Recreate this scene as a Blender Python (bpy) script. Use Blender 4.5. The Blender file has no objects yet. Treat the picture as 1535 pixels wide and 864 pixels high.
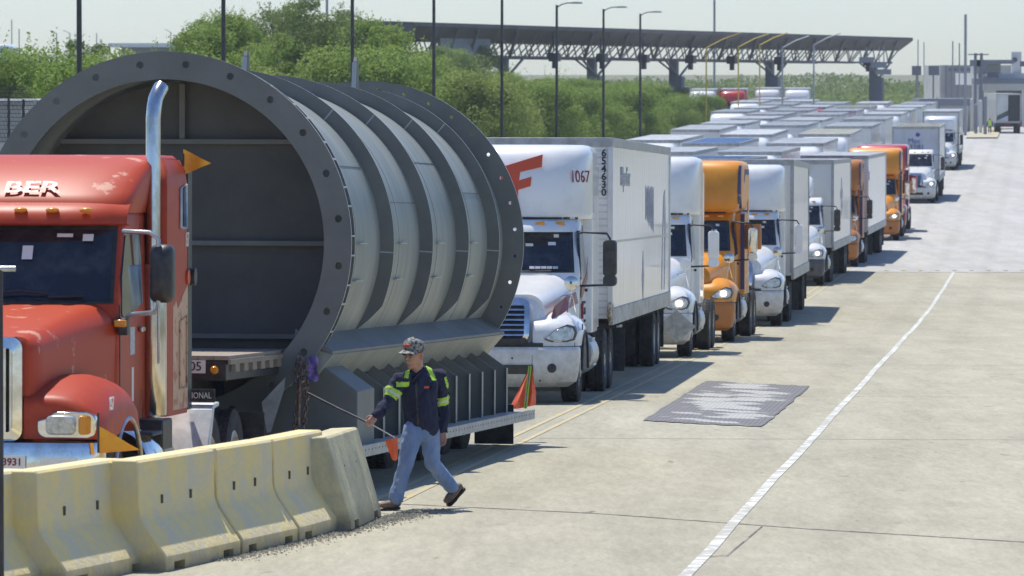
import bpy, bmesh, math, random
from mathutils import Vector, Matrix, Euler, noise
R = math.radians
PI = math.pi
random.seed(7)
scene = bpy.context.scene
COL = scene.collection

# ------------------------------------------------------------ camera, sky, sun
FPX = 7790.0            # focal length in photo pixels (photo 1535 wide)
CAMH = 4.4
cam_d = bpy.data.cameras.new('camera'); cam = bpy.data.objects.new('camera', cam_d); COL.objects.link(cam)
cam_d.sensor_width = 36.0; cam_d.lens = FPX / 1535 * 36.0
cam_d.clip_start = 0.5; cam_d.clip_end = 9000
cam.location = (0, 0, CAMH)
cam.rotation_euler = (R(90) - math.atan((432 - 110) / FPX), 0, 0)
cam_d.dof.use_dof = True; cam_d.dof.focus_distance = 66; cam_d.dof.aperture_fstop = 8.0
scene.camera = cam
w = bpy.data.worlds.new('World'); scene.world = w; w.use_nodes = True
nt = w.node_tree; bg = nt.nodes['Background']
sky = nt.nodes.new('ShaderNodeTexSky'); sky.sky_type = 'NISHITA'; sky.sun_disc = False
SUNDIR = Vector((0.20, -0.36, -1.0)).normalized()      # direction light travels
sky.sun_elevation = math.asin(-SUNDIR.z)
sky.sun_rotation = math.atan2(-SUNDIR.x, -SUNDIR.y)
sky.air_density = 1.0; sky.dust_density = 0.4; sky.ozone_density = 1.6; sky.altitude = 100
tint = nt.nodes.new('ShaderNodeMix'); tint.data_type = 'RGBA'; tint.blend_type = 'MULTIPLY'; tint.inputs['Factor'].default_value = 1; tint.inputs['B'].default_value = (.79, .92, 1.15, 1)
nt.links.new(sky.outputs[0], tint.inputs['A']); nt.links.new(tint.outputs['Result'], bg.inputs[0]); bg.inputs[1].default_value = 0.125
sun_d = bpy.data.lights.new('sun', 'SUN'); sun = bpy.data.objects.new('sun', sun_d); COL.objects.link(sun)
sun_d.energy = 4.7; sun_d.angle = R(0.5); sun_d.color = (1.0, 0.95, 0.86)
sun.rotation_euler = SUNDIR.to_track_quat('-Z', 'Y').to_euler(); sun.location = (0, 0, 60)
vs = scene.view_settings
vs.view_transform = 'Standard'; vs.look = 'None'; vs.gamma = 1; vs.exposure = 0.14
scene.render.resolution_x = 1024; scene.render.resolution_y = 576

# ------------------------------------------------------------ terrain profile
KN = [(-60, -3.15 + .02413 * 60), (0, -3.15), (130, -3.15 - .02413 * 130), (160, -6.84), (200, -7.3), (240, -7.3), (283, -7.08), (367, -6.85), (533, -6.2), (700, -5.9), (1500, -5.5), (9000, -5.5)]
def zprof(Y):
    for i in range(len(KN) - 1):
        a, b = KN[i], KN[i + 1]
        if Y <= b[0] or i == len(KN) - 2:
            def sl(j):
                if j <= 0 or j >= len(KN) - 1: return 0
                l = (KN[j][1] - KN[j-1][1]) / (KN[j][0] - KN[j-1][0]); r = (KN[j+1][1] - KN[j][1]) / (KN[j+1][0] - KN[j][0])
                return 0 if l * r < 0 else (l + r) / 2
            h = b[0] - a[0]; t = max(0, min(1, (Y - a[0]) / h))
            if i <= 1: m0 = m1 = -.02413
            else: m0, m1 = (-.02413 if i == 2 else sl(i)), sl(i + 1)
            t2, t3 = t * t, t * t * t
            return CAMH + (2*t3-3*t2+1)*a[1] + (t3-2*t2+t)*h*m0 + (-2*t3+3*t2)*b[1] + (t3-t2)*h*m1
def slope(Y): return (zprof(Y + 2) - zprof(Y - 2)) / 4
def XP(px, Y): return (px - 768) / FPX * Y          # lateral metres seen at photo column px at distance Y
def ZP(py, Y): return CAMH + (110 - py) / FPX * Y
def ss(a, b, x):
    t = max(0, min(1, (x - a) / (b - a))); return t * t * (3 - 2 * t)
POLE = lambda Y: -29.0 + .1039 * Y
def berm(X, Y):
    return 2.6 * ss(2.5, 9, POLE(Y) - X) * ss(60, 130, Y)
def gz(X, Y): return zprof(Y) + berm(X, Y)

# ------------------------------------------------------------ materials
def mat(name, col, rough=.5, metal=0., col2=None, scale=4., mixlo=.4, mixhi=.65, bump=0., bscale=40., detail=4., coat=0., emit=None, stretch=None, spec=None, trans=0., grime=None):
    m = bpy.data.materials.new(name); m.use_nodes = True
    t = m.node_tree; n = t.nodes; b = n['Principled BSDF']
    b.inputs['Base Color'].default_value = (*col, 1); b.inputs['Roughness'].default_value = rough; b.inputs['Metallic'].default_value = metal
    if coat: b.inputs['Coat Weight'].default_value = coat; b.inputs['Coat Roughness'].default_value = .08
    if spec is not None: b.inputs['Specular IOR Level'].default_value = spec
    if trans: b.inputs['Transmission Weight'].default_value = trans
    tc = n.new('ShaderNodeTexCoord'); mp = n.new('ShaderNodeMapping'); t.links.new(tc.outputs['Object'], mp.inputs[0])
    if stretch: mp.inputs['Scale'].default_value = stretch
    if col2 is not None:
        no = n.new('ShaderNodeTexNoise'); no.inputs['Scale'].default_value = scale; no.inputs['Detail'].default_value = detail; no.inputs['Roughness'].default_value = .65
        t.links.new(mp.outputs[0], no.inputs[0])
        rp = n.new('ShaderNodeValToRGB'); rp.color_ramp.elements[0].position = mixlo; rp.color_ramp.elements[1].position = mixhi
        rp.color_ramp.elements[0].color = (*col, 1); rp.color_ramp.elements[1].color = (*col2, 1)
        t.links.new(no.outputs[0], rp.inputs[0]); t.links.new(rp.outputs[0], b.inputs['Base Color'])
    if grime:
        src = b.inputs['Base Color'].links[0].from_socket; sp = n.new('ShaderNodeSeparateXYZ'); t.links.new(tc.outputs['Object'], sp.inputs[0])
        mr = n.new('ShaderNodeMapRange'); mr.inputs[1].default_value = grime[1]; mr.inputs[2].default_value = grime[1]*.1; t.links.new(sp.outputs[2], mr.inputs[0])
        n4 = n.new('ShaderNodeTexNoise'); n4.inputs['Scale'].default_value = 7; n4.inputs['Detail'].default_value = 8; n4.inputs['Roughness'].default_value = .7; t.links.new(tc.outputs['Object'], n4.inputs[0])
        mu = n.new('ShaderNodeMath'); mu.operation = 'MULTIPLY_ADD'; t.links.new(mr.outputs[0], mu.inputs[0]); mu.inputs[1].default_value = .75; t.links.new(n4.outputs[0], mu.inputs[2])
        m2 = n.new('ShaderNodeMapRange'); m2.inputs[1].default_value = .62; m2.inputs[2].default_value = 1.25; m2.inputs[4].default_value = .8; t.links.new(mu.outputs[0], m2.inputs[0])
        gx = n.new('ShaderNodeMix'); gx.data_type = 'RGBA'; gx.inputs['B'].default_value = (*grime[0], 1); t.links.new(src, gx.inputs['A']); t.links.new(m2.outputs[0], gx.inputs['Factor']); t.links.new(gx.outputs['Result'], b.inputs['Base Color'])
    if bump:
        n2 = n.new('ShaderNodeTexNoise'); n2.inputs['Scale'].default_value = bscale; n2.inputs['Detail'].default_value = 6
        t.links.new(mp.outputs[0], n2.inputs[0]); bp = n.new('ShaderNodeBump'); bp.inputs['Strength'].default_value = bump; bp.inputs['Distance'].default_value = .02
        t.links.new(n2.outputs[0], bp.inputs['Height']); t.links.new(bp.outputs[0], b.inputs['Normal'])
    if emit: b.inputs['Emission Color'].default_value = (*emit[0], 1); b.inputs['Emission Strength'].default_value = emit[1]
    return m
M = {}
M['white'] = mat('white_paint', (.80, .80, .79), .3, coat=.5, col2=(.70, .70, .68), scale=2.2, mixlo=.5, mixhi=.75, grime=((.38, .35, .29), 1.5))
M['white2'] = mat('white_paint_dusty', (.74, .74, .72), .38, coat=.3, col2=(.6, .59, .56), scale=3, mixlo=.45, mixhi=.75, grime=((.28, .26, .22), 1.2))
M['red'] = mat('faded_red_paint', (.42, .045, .012), .48, coat=.0, spec=.35, col2=(.48, .08, .025), scale=4, mixlo=.5, mixhi=.75, detail=8, grime=((.22, .13, .09), 1.3))
M['redpeel'] = mat('peeling_red_paint', (.45, .052, .014), .46, coat=.0, spec=.35, col2=(.60, .28, .19), scale=3.2, mixlo=.61, mixhi=.66, detail=11)
M['redpeel2'] = mat('mostly_peeled_paint', (.42, .16, .08), .5, col2=(.60, .38, .24), scale=7, mixlo=.42, mixhi=.46, detail=10)
M['orange'] = mat('orange_paint', (.78, .31, .018), .4, coat=.12, col2=(.70, .26, .015), scale=2)
M['orangeb'] = mat('orange_brown_paint', (.46, .17, .03), .45, coat=.1, col2=(.42, .14, .02), scale=2)
M['reddark'] = mat('red_paint', (.5, .03, .02), .3, coat=.6)
M['blue'] = mat('navy_band', (.035, .045, .15), .55)
M['maroon'] = mat('maroon_stripe', (.23, .045, .035), .4)
M['logo_red'] = mat('logo_red', (.62, .09, .03), .4)
M['black'] = mat('black_plastic', (.02, .02, .022), .45, col2=(.05, .05, .05), scale=8)
M['ink'] = mat('black_lettering', (.02, .02, .02), .6)
M['inkblue'] = mat('blue_lettering', (.06, .08, .3), .6)
M['inkwhite'] = mat('white_lettering', (.8, .78, .74), .5)
M['ghost'] = mat('faded_lettering', (.42, .43, .46), .6, col2=(.60, .61, .63), scale=20)
M['ghostb'] = mat('faded_blue_lettering', (.30, .32, .42), .6, col2=(.58, .6, .64), scale=14)
M['peelwhite'] = mat('peeling_white_lettering', (.85, .66, .58), .5, col2=(.55, .12, .06), scale=14, mixlo=.5, mixhi=.55)
M['plum'] = mat('dark_red_number', (.25, .02, .03), .5)
M['amber'] = mat('amber_lens', (.75, .30, .02), .25, coat=.5)
M['redlens'] = mat('red_lens', (.7, .05, .03), .25, coat=.5)
M['lamp'] = mat('lit_headlight', (.9, .85, .75), .2, emit=((1, .86, .6), 3.0))
M['lens'] = mat('headlight_lens', (.62, .62, .58), .12, metal=.3, coat=1, col2=(.35, .35, .33), scale=14)
M['glass'] = mat('dark_cab_glass', (.012, .016, .026), .05, coat=0, spec=.6, col2=(.05, .055, .065), scale=3, mixlo=.45, mixhi=.7)
M['chrome'] = mat('chrome', (.78, .78, .78), .12, metal=1, col2=(.6, .58, .55), scale=6)
M['steelpipe'] = mat('polished_steel', (.68, .67, .66), .2, metal=1, col2=(.45, .42, .38), scale=8, stretch=(1, 1, .3))
M['alu'] = mat('dull_aluminium', (.55, .56, .56), .4, metal=.8, col2=(.4, .4, .39), scale=9)
M['lowrail'] = mat('dirty_lower_rail', (.46, .46, .43), .5, col2=(.24, .23, .2), scale=5, mixlo=.42, mixhi=.68, detail=9, stretch=(1, .5, 1))
M['silver'] = mat('silver_fender', (.70, .71, .70), .35, metal=.2, col2=(.55, .55, .53), scale=8)
M['alup'] = mat('painted_grey', (.42, .43, .42), .5, col2=(.3, .3, .29), scale=5)
M['chassis'] = mat('chassis', (.025, .025, .027), .7, col2=(.07, .065, .06), scale=6)
M['darkgrey'] = mat('dark_grey_bumper', (.07, .075, .085), .5, col2=(.12, .12, .12), scale=5)
M['rubber'] = mat('tyre_rubber', (.022, .022, .023), .85, col2=(.075, .07, .064), scale=5, mixlo=.4, mixhi=.75, bump=.3, bscale=60)
M['rim'] = mat('wheel_rim', (.42, .42, .41), .4, metal=.6, col2=(.22, .2, .18), scale=12)
M['rimwhite'] = mat('white_wheel_rim', (.62, .62, .6), .5, col2=(.4, .37, .32), scale=12)
M['wood'] = mat('weathered_planks', (.36, .30, .24), .85, col2=(.24, .2, .16), scale=3, stretch=(1, 14, 1), bump=.4, bscale=10)
M['steel'] = mat('primed_steel', (.145, .152, .140), .6, col2=(.195, .202, .186), scale=1.6, mixlo=.35, mixhi=.7, detail=8, bump=.05, bscale=12)
M['steel_l'] = mat('primed_steel_shell', (.225, .245, .22), .48, col2=(.35, .37, .335), scale=1.9, mixlo=.4, mixhi=.75, detail=10, stretch=(.5, 1.6, .25))
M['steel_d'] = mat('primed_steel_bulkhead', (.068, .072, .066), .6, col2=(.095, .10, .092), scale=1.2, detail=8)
M['edge'] = mat('bare_cut_steel_edge', (.42, .44, .43), .5)
M['chain'] = mat('rusty_chain', (.14, .08, .05), .55, metal=.6, col2=(.32, .26, .22), scale=20)
M['purple'] = mat('purple_rag', (.14, .10, .30), .8, col2=(.3, .2, .5), scale=20)
M['flago'] = mat('orange_vinyl_flag', (.80, .13, .03), .55, col2=(.7, .1, .02), scale=8)
M['flagy'] = mat('yellow_orange_flag', (.86, .42, .02), .5, col2=(.8, .28, .02), scale=4)
M['flagm'] = mat('mesh_warning_flag', (.80, .12, .05), .6, col2=(.72, .2, .12), scale=10)
M['hiviz'] = mat('yellow_green_tape', (.40, .66, .06), .6)
M['refl'] = mat('silver_reflective_tape', (.55, .6, .45), .35)
M['hivizvest'] = mat('lime_vest', (.55, .8, .1), .6)
M['skin'] = mat('skin', (.50, .27, .18), .5, col2=(.42, .21, .14), scale=12)
M['grey_hair'] = mat('grey_hair', (.25, .23, .21), .8)
M['shirt'] = mat('navy_work_shirt', (.011, .014, .04), .9, col2=(.022, .027, .065), scale=10, bump=.9, bscale=14, stretch=(1, 1, .45))
M['jeans'] = mat('faded_jeans', (.15, .23, .40), .85, col2=(.29, .38, .55), scale=3, mixlo=.35, mixhi=.75, bump=.6, bscale=18, stretch=(1, 1, .6))
M['boot'] = mat('brown_boot', (.13, .08, .05), .6, col2=(.22, .15, .1), scale=20)
M['sole'] = mat('boot_sole', (.03, .025, .02), .8)
M['camo'] = mat('camouflage_cap', (.30, .30, .27), .8, col2=(.06, .06, .05), scale=30, mixlo=.48, mixhi=.54)
M['barrier'] = mat('pale_yellow_concrete', (.78, .62, .26), .85, col2=(.64, .57, .40), scale=3, mixlo=.40, mixhi=.62, detail=10, bump=.5, bscale=22, grime=((.27, .23, .15), .22))
M['barrier2'] = mat('weathered_bare_concrete', (.60, .54, .33), .9, col2=(.36, .34, .27), scale=4, mixlo=.4, mixhi=.75, detail=9, bump=.7, bscale=25, grime=((.24, .21, .15), .25))
M['dirt'] = mat('dirt_stain', (.10, .09, .07), .9)
M['pole'] = mat('dark_bronze_pole', (.03, .028, .032), .5, col2=(.05, .045, .045), scale=3)
M['polegrey'] = mat('galvanised_pole', (.3, .32, .34), .5)
M['yellowpole'] = mat('yellow_pole', (.50, .36, .05), .6)
M['canopy'] = mat('canopy_fascia', (.12, .118, .115), .7, col2=(.09, .088, .088), scale=.4)
M['canopy_l'] = mat('canopy_underside', (.5, .52, .54), .6)
M['truss'] = mat('truss_steel', (.17, .18, .2), .6)
M['column'] = mat('canopy_column', (.18, .2, .23), .6)
M['bldg'] = mat('beige_building', (.5, .49, .44), .8, col2=(.42, .41, .38), scale=.5)
M['bldg2'] = mat('grey_building', (.23, .25, .28), .7)
M['bldg3'] = mat('pale_building', (.6, .6, .58), .7)
M['signdark'] = mat('dark_sign', (.08, .1, .12), .5)
M['leaf1'] = mat('mesquite_leaves', (.18, .28, .05), .7, col2=(.33, .42, .10), scale=1.3, mixlo=.4, mixhi=.65)
M['leaf2'] = mat('dark_green_leaves', (.14, .20, .06), .75, col2=(.24, .31, .10), scale=1.1, mixlo=.4, mixhi=.65)
M['leaf3'] = mat('yellow_green_leaves', (.31, .375, .09), .7, col2=(.20, .27, .06), scale=1.3, mixlo=.4, mixhi=.65)
M['bark'] = mat('bark', (.12, .09, .06), .9, col2=(.2, .17, .13), scale=6, stretch=(1, 1, .2))
for k in ('leaf1', 'leaf2', 'leaf3'):
    b = M[k].node_tree.nodes['Principled BSDF']; b.inputs['Specular IOR Level'].default_value = .25
    t = M[k].node_tree; tr = t.nodes.new('ShaderNodeBsdfTranslucent'); mx = t.nodes.new('ShaderNodeMixShader'); mx.inputs[0].default_value = .4
    src = b.inputs['Base Color'].links[0].from_socket; t.links.new(src, tr.inputs[0])
    t.links.new(b.outputs[0], mx.inputs[1]); t.links.new(tr.outputs[0], mx.inputs[2]); t.links.new(mx.outputs[0], t.nodes['Material Output'].inputs[0])

def trailer_mat(name, base, dirt, gloss=.3, lines=.55):
    """sheet-and-post trailer side: vertical joints every 0.62 m, rivet rows, soft dents, grime near the bottom"""
    m = mat(name, base, gloss, coat=.35); t = m.node_tree; n = t.nodes; b = n['Principled BSDF']
    tc = n['Texture Coordinate'] if 'Texture Coordinate' in n else [q for q in n if q.type == 'TEX_COORD'][0]
    sp = n.new('ShaderNodeSeparateXYZ'); t.links.new(tc.outputs['Object'], sp.inputs[0])
    def mth(op, a, bb=None, c=None):
        q = n.new('ShaderNodeMath'); q.operation = op
        for i, v in enumerate((a, bb, c)):
            if v is None: continue
            if isinstance(v, (int, float)): q.inputs[i].default_value = v
            else: t.links.new(v, q.inputs[i])
        return q.outputs[0]
    fy = mth('FRACT', mth('MULTIPLY', sp.outputs[1], 1 / .62))
    seam = mth('LESS_THAN', fy, .10)
    riv = mth('MULTIPLY', mth('LESS_THAN', mth('FRACT', mth('MULTIPLY', sp.outputs[2], 9.)), .3), mth('LESS_THAN', mth('ABSOLUTE', mth('SUBTRACT', fy, .5)), .5))
    rv2 = mth('MULTIPLY', riv, mth('LESS_THAN', mth('FRACT', mth('MULTIPLY', sp.outputs[1], 2 / .62)), .06))
    pat = mth('MAXIMUM', mth('MULTIPLY', seam, .55), mth('MULTIPLY', rv2, .5))
    mx = n.new('ShaderNodeMix'); mx.data_type = 'RGBA'; mx.inputs['A'].default_value = (*base, 1); mx.inputs['B'].default_value = tuple(c * lines for c in base) + (1,)
    t.links.new(pat, mx.inputs['Factor'])
    mp = n.new('ShaderNodeMapping'); mp.inputs['Scale'].default_value = (1, 5, .5); t.links.new(tc.outputs['Object'], mp.inputs[0])
    no = n.new('ShaderNodeTexNoise'); no.inputs['Scale'].default_value = 1.6; no.inputs['Detail'].default_value = 7; t.links.new(mp.outputs[0], no.inputs[0])
    fz = n.new('ShaderNodeMapRange'); fz.inputs[1].default_value = 3.6; fz.inputs[2].default_value = 1.1; fz.inputs[3].default_value = .0; fz.inputs[4].default_value = .45; t.links.new(sp.outputs[2], fz.inputs[0])
    rr = n.new('ShaderNodeMapRange'); rr.inputs[1].default_value = .5; rr.inputs[2].default_value = .75; t.links.new(mth('ADD', no.outputs[0], mth('MULTIPLY', fz.outputs[0], .35)), rr.inputs[0])
    m2 = n.new('ShaderNodeMix'); m2.data_type = 'RGBA'; m2.inputs['B'].default_value = (*dirt, 1); t.links.new(mx.outputs['Result'], m2.inputs['A']); t.links.new(mth('MULTIPLY', rr.outputs[0], .55), m2.inputs['Factor'])
    t.links.new(m2.outputs['Result'], b.inputs['Base Color'])
    n3 = n.new('ShaderNodeTexNoise'); n3.inputs['Scale'].default_value = .9; t.links.new(tc.outputs['Object'], n3.inputs[0])
    bp = n.new('ShaderNodeBump'); bp.inputs['Strength'].default_value = .35; bp.inputs['Distance'].default_value = .05
    t.links.new(mth('SUBTRACT', n3.outputs[0], mth('MULTIPLY', seam, .15)), bp.inputs['Height']); t.links.new(bp.outputs[0], b.inputs['Normal'])
    return m
M['tr_white'] = trailer_mat('white_trailer_skin', (.74, .76, .77), (.50, .49, .46), .22)
M['tr_grey'] = trailer_mat('grey_trailer_skin', (.64, .65, .64), (.44, .43, .40), .3)
M['tr_blue'] = trailer_mat('pale_blue_trailer_skin', (.52, .55, .60), (.38, .38, .38), .4)
M['roof1'] = mat('trailer_roof_sheet', (.86, .86, .84), .45, col2=(.74, .74, .71), scale=1.2)
M['roof2'] = mat('tan_trailer_roof_sheet', (.64, .62, .50), .6, col2=(.5, .48, .4), scale=1.2)
M['roof3'] = mat('grey_trailer_roof_sheet', (.72, .73, .72), .5, col2=(.58, .59, .58), scale=1.2)
M['roof4'] = mat('blue_trailer_roof_sheet', (.20, .32, .50), .5)

# ------------------------------------------------------------ mesh helpers
class MB:
    def __init__(s): s.v = []; s.f = []; s.m = []; s.cur = 0
    def add(s, vs, fs, mi=None):
        o = len(s.v); s.v += [tuple(p) for p in vs]; s.f += [tuple(i + o for i in f) for f in fs]; s.m += [s.cur if mi is None else mi] * len(fs); return s
    def box(s, c, d, rot=None, mi=None, taper=1.):
        x, y, z = (q / 2 for q in d); P = []
        for k in (-1, 1):
            q = taper if k > 0 else 1.
            P += [Vector((-x*q, -y*q, k*z)), Vector((x*q, -y*q, k*z)), Vector((x*q, y*q, k*z)), Vector((-x*q, y*q, k*z))]
        if rot: e = Euler(rot); [p.rotate(e) for p in P]
        P = [p + Vector(c) for p in P]
        return s.add(P, [(3,2,1,0),(4,5,6,7),(0,1,5,4),(1,2,6,5),(2,3,7,6),(3,0,4,7)], mi)
    def loft(s, secs, cap=True, closed=True, mi=None):
        n = len(secs[0]); P = [p for q in secs for p in q]; F = []
        for i in range(len(secs) - 1):
            for j in range(n if closed else n - 1):
                k = (j + 1) % n; F.append((i*n+j, i*n+k, (i+1)*n+k, (i+1)*n+j))
        if cap: F.append(tuple(range(n - 1, -1, -1))); F.append(tuple(range((len(secs)-1)*n, len(secs)*n)))
        return s.add(P, F, mi)
    def tube(s, pts, r, n=8, mi=None, ey=1.):
        pts = [Vector(p) for p in pts]; rr = r if isinstance(r, (list, tuple)) else [r] * len(pts); secs = []; up = None
        for i, p in enumerate(pts):
            d = ((pts[min(i+1, len(pts)-1)] - pts[max(i-1, 0)])).normalized()
            if up is None: up = Vector((0, 0, 1)) if abs(d.z) < .9 else Vector((0, 1, 0))
            a = d.cross(up).normalized(); b = a.cross(d).normalized(); up = b
            secs.append([p + a * math.cos(2*PI*k/n) * rr[i] + b * math.sin(2*PI*k/n) * rr[i] * ey for k in range(n)])
        return s.loft(secs, mi=mi)
    def lathe(s, prof, c=(0,0,0), axis='Z', n=24, mi=None, a0=0., a1=2*PI):
        full = abs(a1 - a0 - 2*PI) < 1e-6; m = n if full else n + 1; P = []
        for r, h in prof:
            for k in range(m):
                a = a0 + (a1 - a0) * k / n; x, y = r * math.cos(a), r * math.sin(a)
                P.append({'Z': (x, y, h), 'X': (h, x, y), 'Y': (x, h, y)}[axis])
        P = [Vector(p) + Vector(c) for p in P]; F = []
        for i in range(len(prof) - 1):
            for k in range(n):
                q = (k + 1) % m; F.append((i*m+k, i*m+q, (i+1)*m+q, (i+1)*m+k))
        return s.add(P, F, mi)
    def prism(s, poly, y0, y1, axis='Y', mi=None):
        """extrude a 2D polygon; axis Y: poly in (x,z); axis X: poly in (y,z); axis Z: poly in (x,y)"""
        f = {'Y': lambda a, b, t: (a, t, b), 'X': lambda a, b, t: (t, a, b), 'Z': lambda a, b, t: (a, b, t)}[axis]
        return s.loft([[f(a, b, y0) for a, b in poly], [f(a, b, y1) for a, b in poly]], mi=mi)
    def sphere(s, c, d, n=14, m=9, rot=None, mi=None, e=1.):
        P = []; F = []
        for i in range(m + 1):
            ph = PI * i / m
            for k in range(n):
                th = 2*PI*k/n; v = [math.sin(ph)*math.cos(th), math.sin(ph)*math.sin(th), math.cos(ph)]
                v = [math.copysign(abs(q)**e, q) for q in v]
                p = Vector((v[0]*d[0]/2, v[1]*d[1]/2, v[2]*d[2]/2))
                if rot: p.rotate(Euler(rot))
                P.append(p + Vector(c))
        for i in range(m):
            for k in range(n): F.append((i*n+k, i*n+(k+1)%n, (i+1)*n+(k+1)%n, (i+1)*n+k))
        return s.add(P, F, mi)
    def build(s, name, mats, parent=None, smooth=35, bevel=0., seg=2):
        me = bpy.data.meshes.new(name); me.from_pydata(s.v, [], s.f)
        if not isinstance(mats, (list, tuple)): mats = [mats]
        for q in mats: me.materials.append(M[q] if isinstance(q, str) else q)
        if len(mats) > 1: me.polygons.foreach_set('material_index', s.m)
        bm = bmesh.new(); bm.from_mesh(me); bmesh.ops.remove_doubles(bm, verts=bm.verts, dist=1e-5); bmesh.ops.recalc_face_normals(bm, faces=bm.faces); bm.to_mesh(me); bm.free()
        if smooth:
            me.polygons.foreach_set('use_smooth', [True] * len(me.polygons)); me.set_sharp_from_angle(angle=R(smooth))
        o = bpy.data.objects.new(name, me); COL.objects.link(o)
        if parent: o.parent = parent
        if bevel:
            b = o.modifiers.new('bevel', 'BEVEL'); b.width = bevel; b.segments = seg; b.limit_method = 'ANGLE'; b.angle_limit = R(40); b.harden_normals = False
        return o
def tag(o, label, cat, group=None, kind=None):
    if label: o['label'] = label
    if cat: o['category'] = cat
    if group: o['group'] = group
    if kind: o['kind'] = kind
    return o
def empty(name, loc, rot=(0, 0, 0)):
    o = bpy.data.objects.new(name, None); COL.objects.link(o); o.location = loc; o.rotation_euler = rot; o.empty_display_size = .3; return o
def place(o, X, Y, head=.104, dz=0.):
    o.location = (X, Y, zprof(Y) + dz); o.rotation_euler = (math.atan(slope(Y + 4)), 0, -math.atan(head))
CH = {}
def copy_tree(o, parent=None, swap=None):
    c = o.copy(); COL.objects.link(c); c.parent = parent
    if swap and o.type == 'MESH':
        for sl in c.material_slots:
            nm = sl.material.name if sl.material else None
            if nm in swap: q = M[swap[nm]]; sl.link = 'OBJECT'; sl.material = q
    for ch in list(o.children): copy_tree(ch, c, swap)
    return c
_font = {}
def text(s, size, name, m, parent, loc, rot, extrude=.004, sx=1., bold=0., spacing=1.):
    cu = bpy.data.curves.new(name, 'FONT'); cu.body = s; cu.size = size; cu.extrude = extrude; cu.offset = bold; cu.align_x = 'CENTER'; cu.align_y = 'CENTER'; cu.resolution_u = 3; cu.space_character = spacing
    t = bpy.data.objects.new('tmp', cu); COL.objects.link(t); bpy.context.view_layer.update()
    me = bpy.data.meshes.new_from_object(t.evaluated_get(bpy.context.evaluated_depsgraph_get())); bpy.data.objects.remove(t); bpy.data.curves.remove(cu)
    me.name = name; me.materials.clear(); me.materials.append(M[m])
    o = bpy.data.objects.new(name, me); COL.objects.link(o); o.parent = parent; o.location = loc; o.rotation_euler = rot; o.scale = (sx, 1, 1); return o
def rrect(x0, x1, z0, z1, r, k=4):
    r = min(r, (x1-x0)/2.01, (z1-z0)/2.01); P = []
    for cx, cz, a in ((x1-r, z1-r, 0), (x0+r, z1-r, 90), (x0+r, z0+r, 180), (x1-r, z0+r, 270)):
        for i in range(k + 1):
            t = R(a + 90 * i / k); P.append((cx + r*math.cos(t), cz + r*math.sin(t)))
    return P
def lerp(T, z):
    if z <= T[0][0]: return T[0][1:]
    for a, b in zip(T, T[1:]):
        if z <= b[0]:
            t = (z - a[0]) / (b[0] - a[0]); return tuple(p + (q - p) * t for p, q in zip(a[1:], b[1:]))
    return T[-1][1:]
# plan-view slice of a cab: table rows (z, halfwidth, front y, corner depth, exponent)
def plan(T, z, yb, n=16, eps=0.):
    w, yf, D, e = lerp(T, z); w += eps; yf -= eps; P = []
    for i in range(n + 1):
        t = R(-90 + 180 * i / n); sx = math.copysign(abs(math.sin(t)) ** (2 / e), math.sin(t))
        P.append((w * sx, yf + D - D * abs(math.cos(t)) ** (2 / e), z))
    return P + [(w, yb - .04, z), (w - .04, yb, z), (-w + .04, yb, z), (-w, yb - .04, z)]
def plan_loft(mb, T, zs, yb, eps=0., cap=True):
    ybf = yb if callable(yb) else (lambda z: yb)
    mb.loft([plan(T, z, ybf(z), eps=eps) for z in zs], cap=cap)
def front_patch(mb, T, z0, z1, xm0, xm1, eps=.012, nx=14, nz=5, x0=None):
    """glass lying on the front of a plan loft; xm0/xm1 half extents at bottom/top"""
    rows = []
    for j in range(nz + 1):
        z = z0 + (z1 - z0) * j / nz; w, yf, D, e = lerp(T, z); xm = xm0 + (xm1 - xm0) * j / nz; row = []
        for i in range(nx + 1):
            x = (-xm if x0 is None else x0) + (xm - (-xm if x0 is None else x0)) * i / nx
            q = min(.9999, abs(x / w)); row.append((x, yf + D * (1 - (1 - q ** e) ** (1 / e)) - eps, z))
        rows.append(row)
    P = [p for r in rows for p in r]; n = nx + 1
    mb.add(P, [(j*n+i, j*n+i+1, (j+1)*n+i+1, (j+1)*n+i) for j in range(nz) for i in range(nx)])
def side_patch(mb, T, poly, s, eps=.01, th=.004):
    """poly in (y,z) laid on the flank x=s*w(z)"""
    P = [(s * (lerp(T, z)[0] + eps), y, z) for y, z in poly]; P2 = [(s * (lerp(T, z)[0] - .03), y, z) for y, z in poly]
    mb.loft([P, P2])
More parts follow.
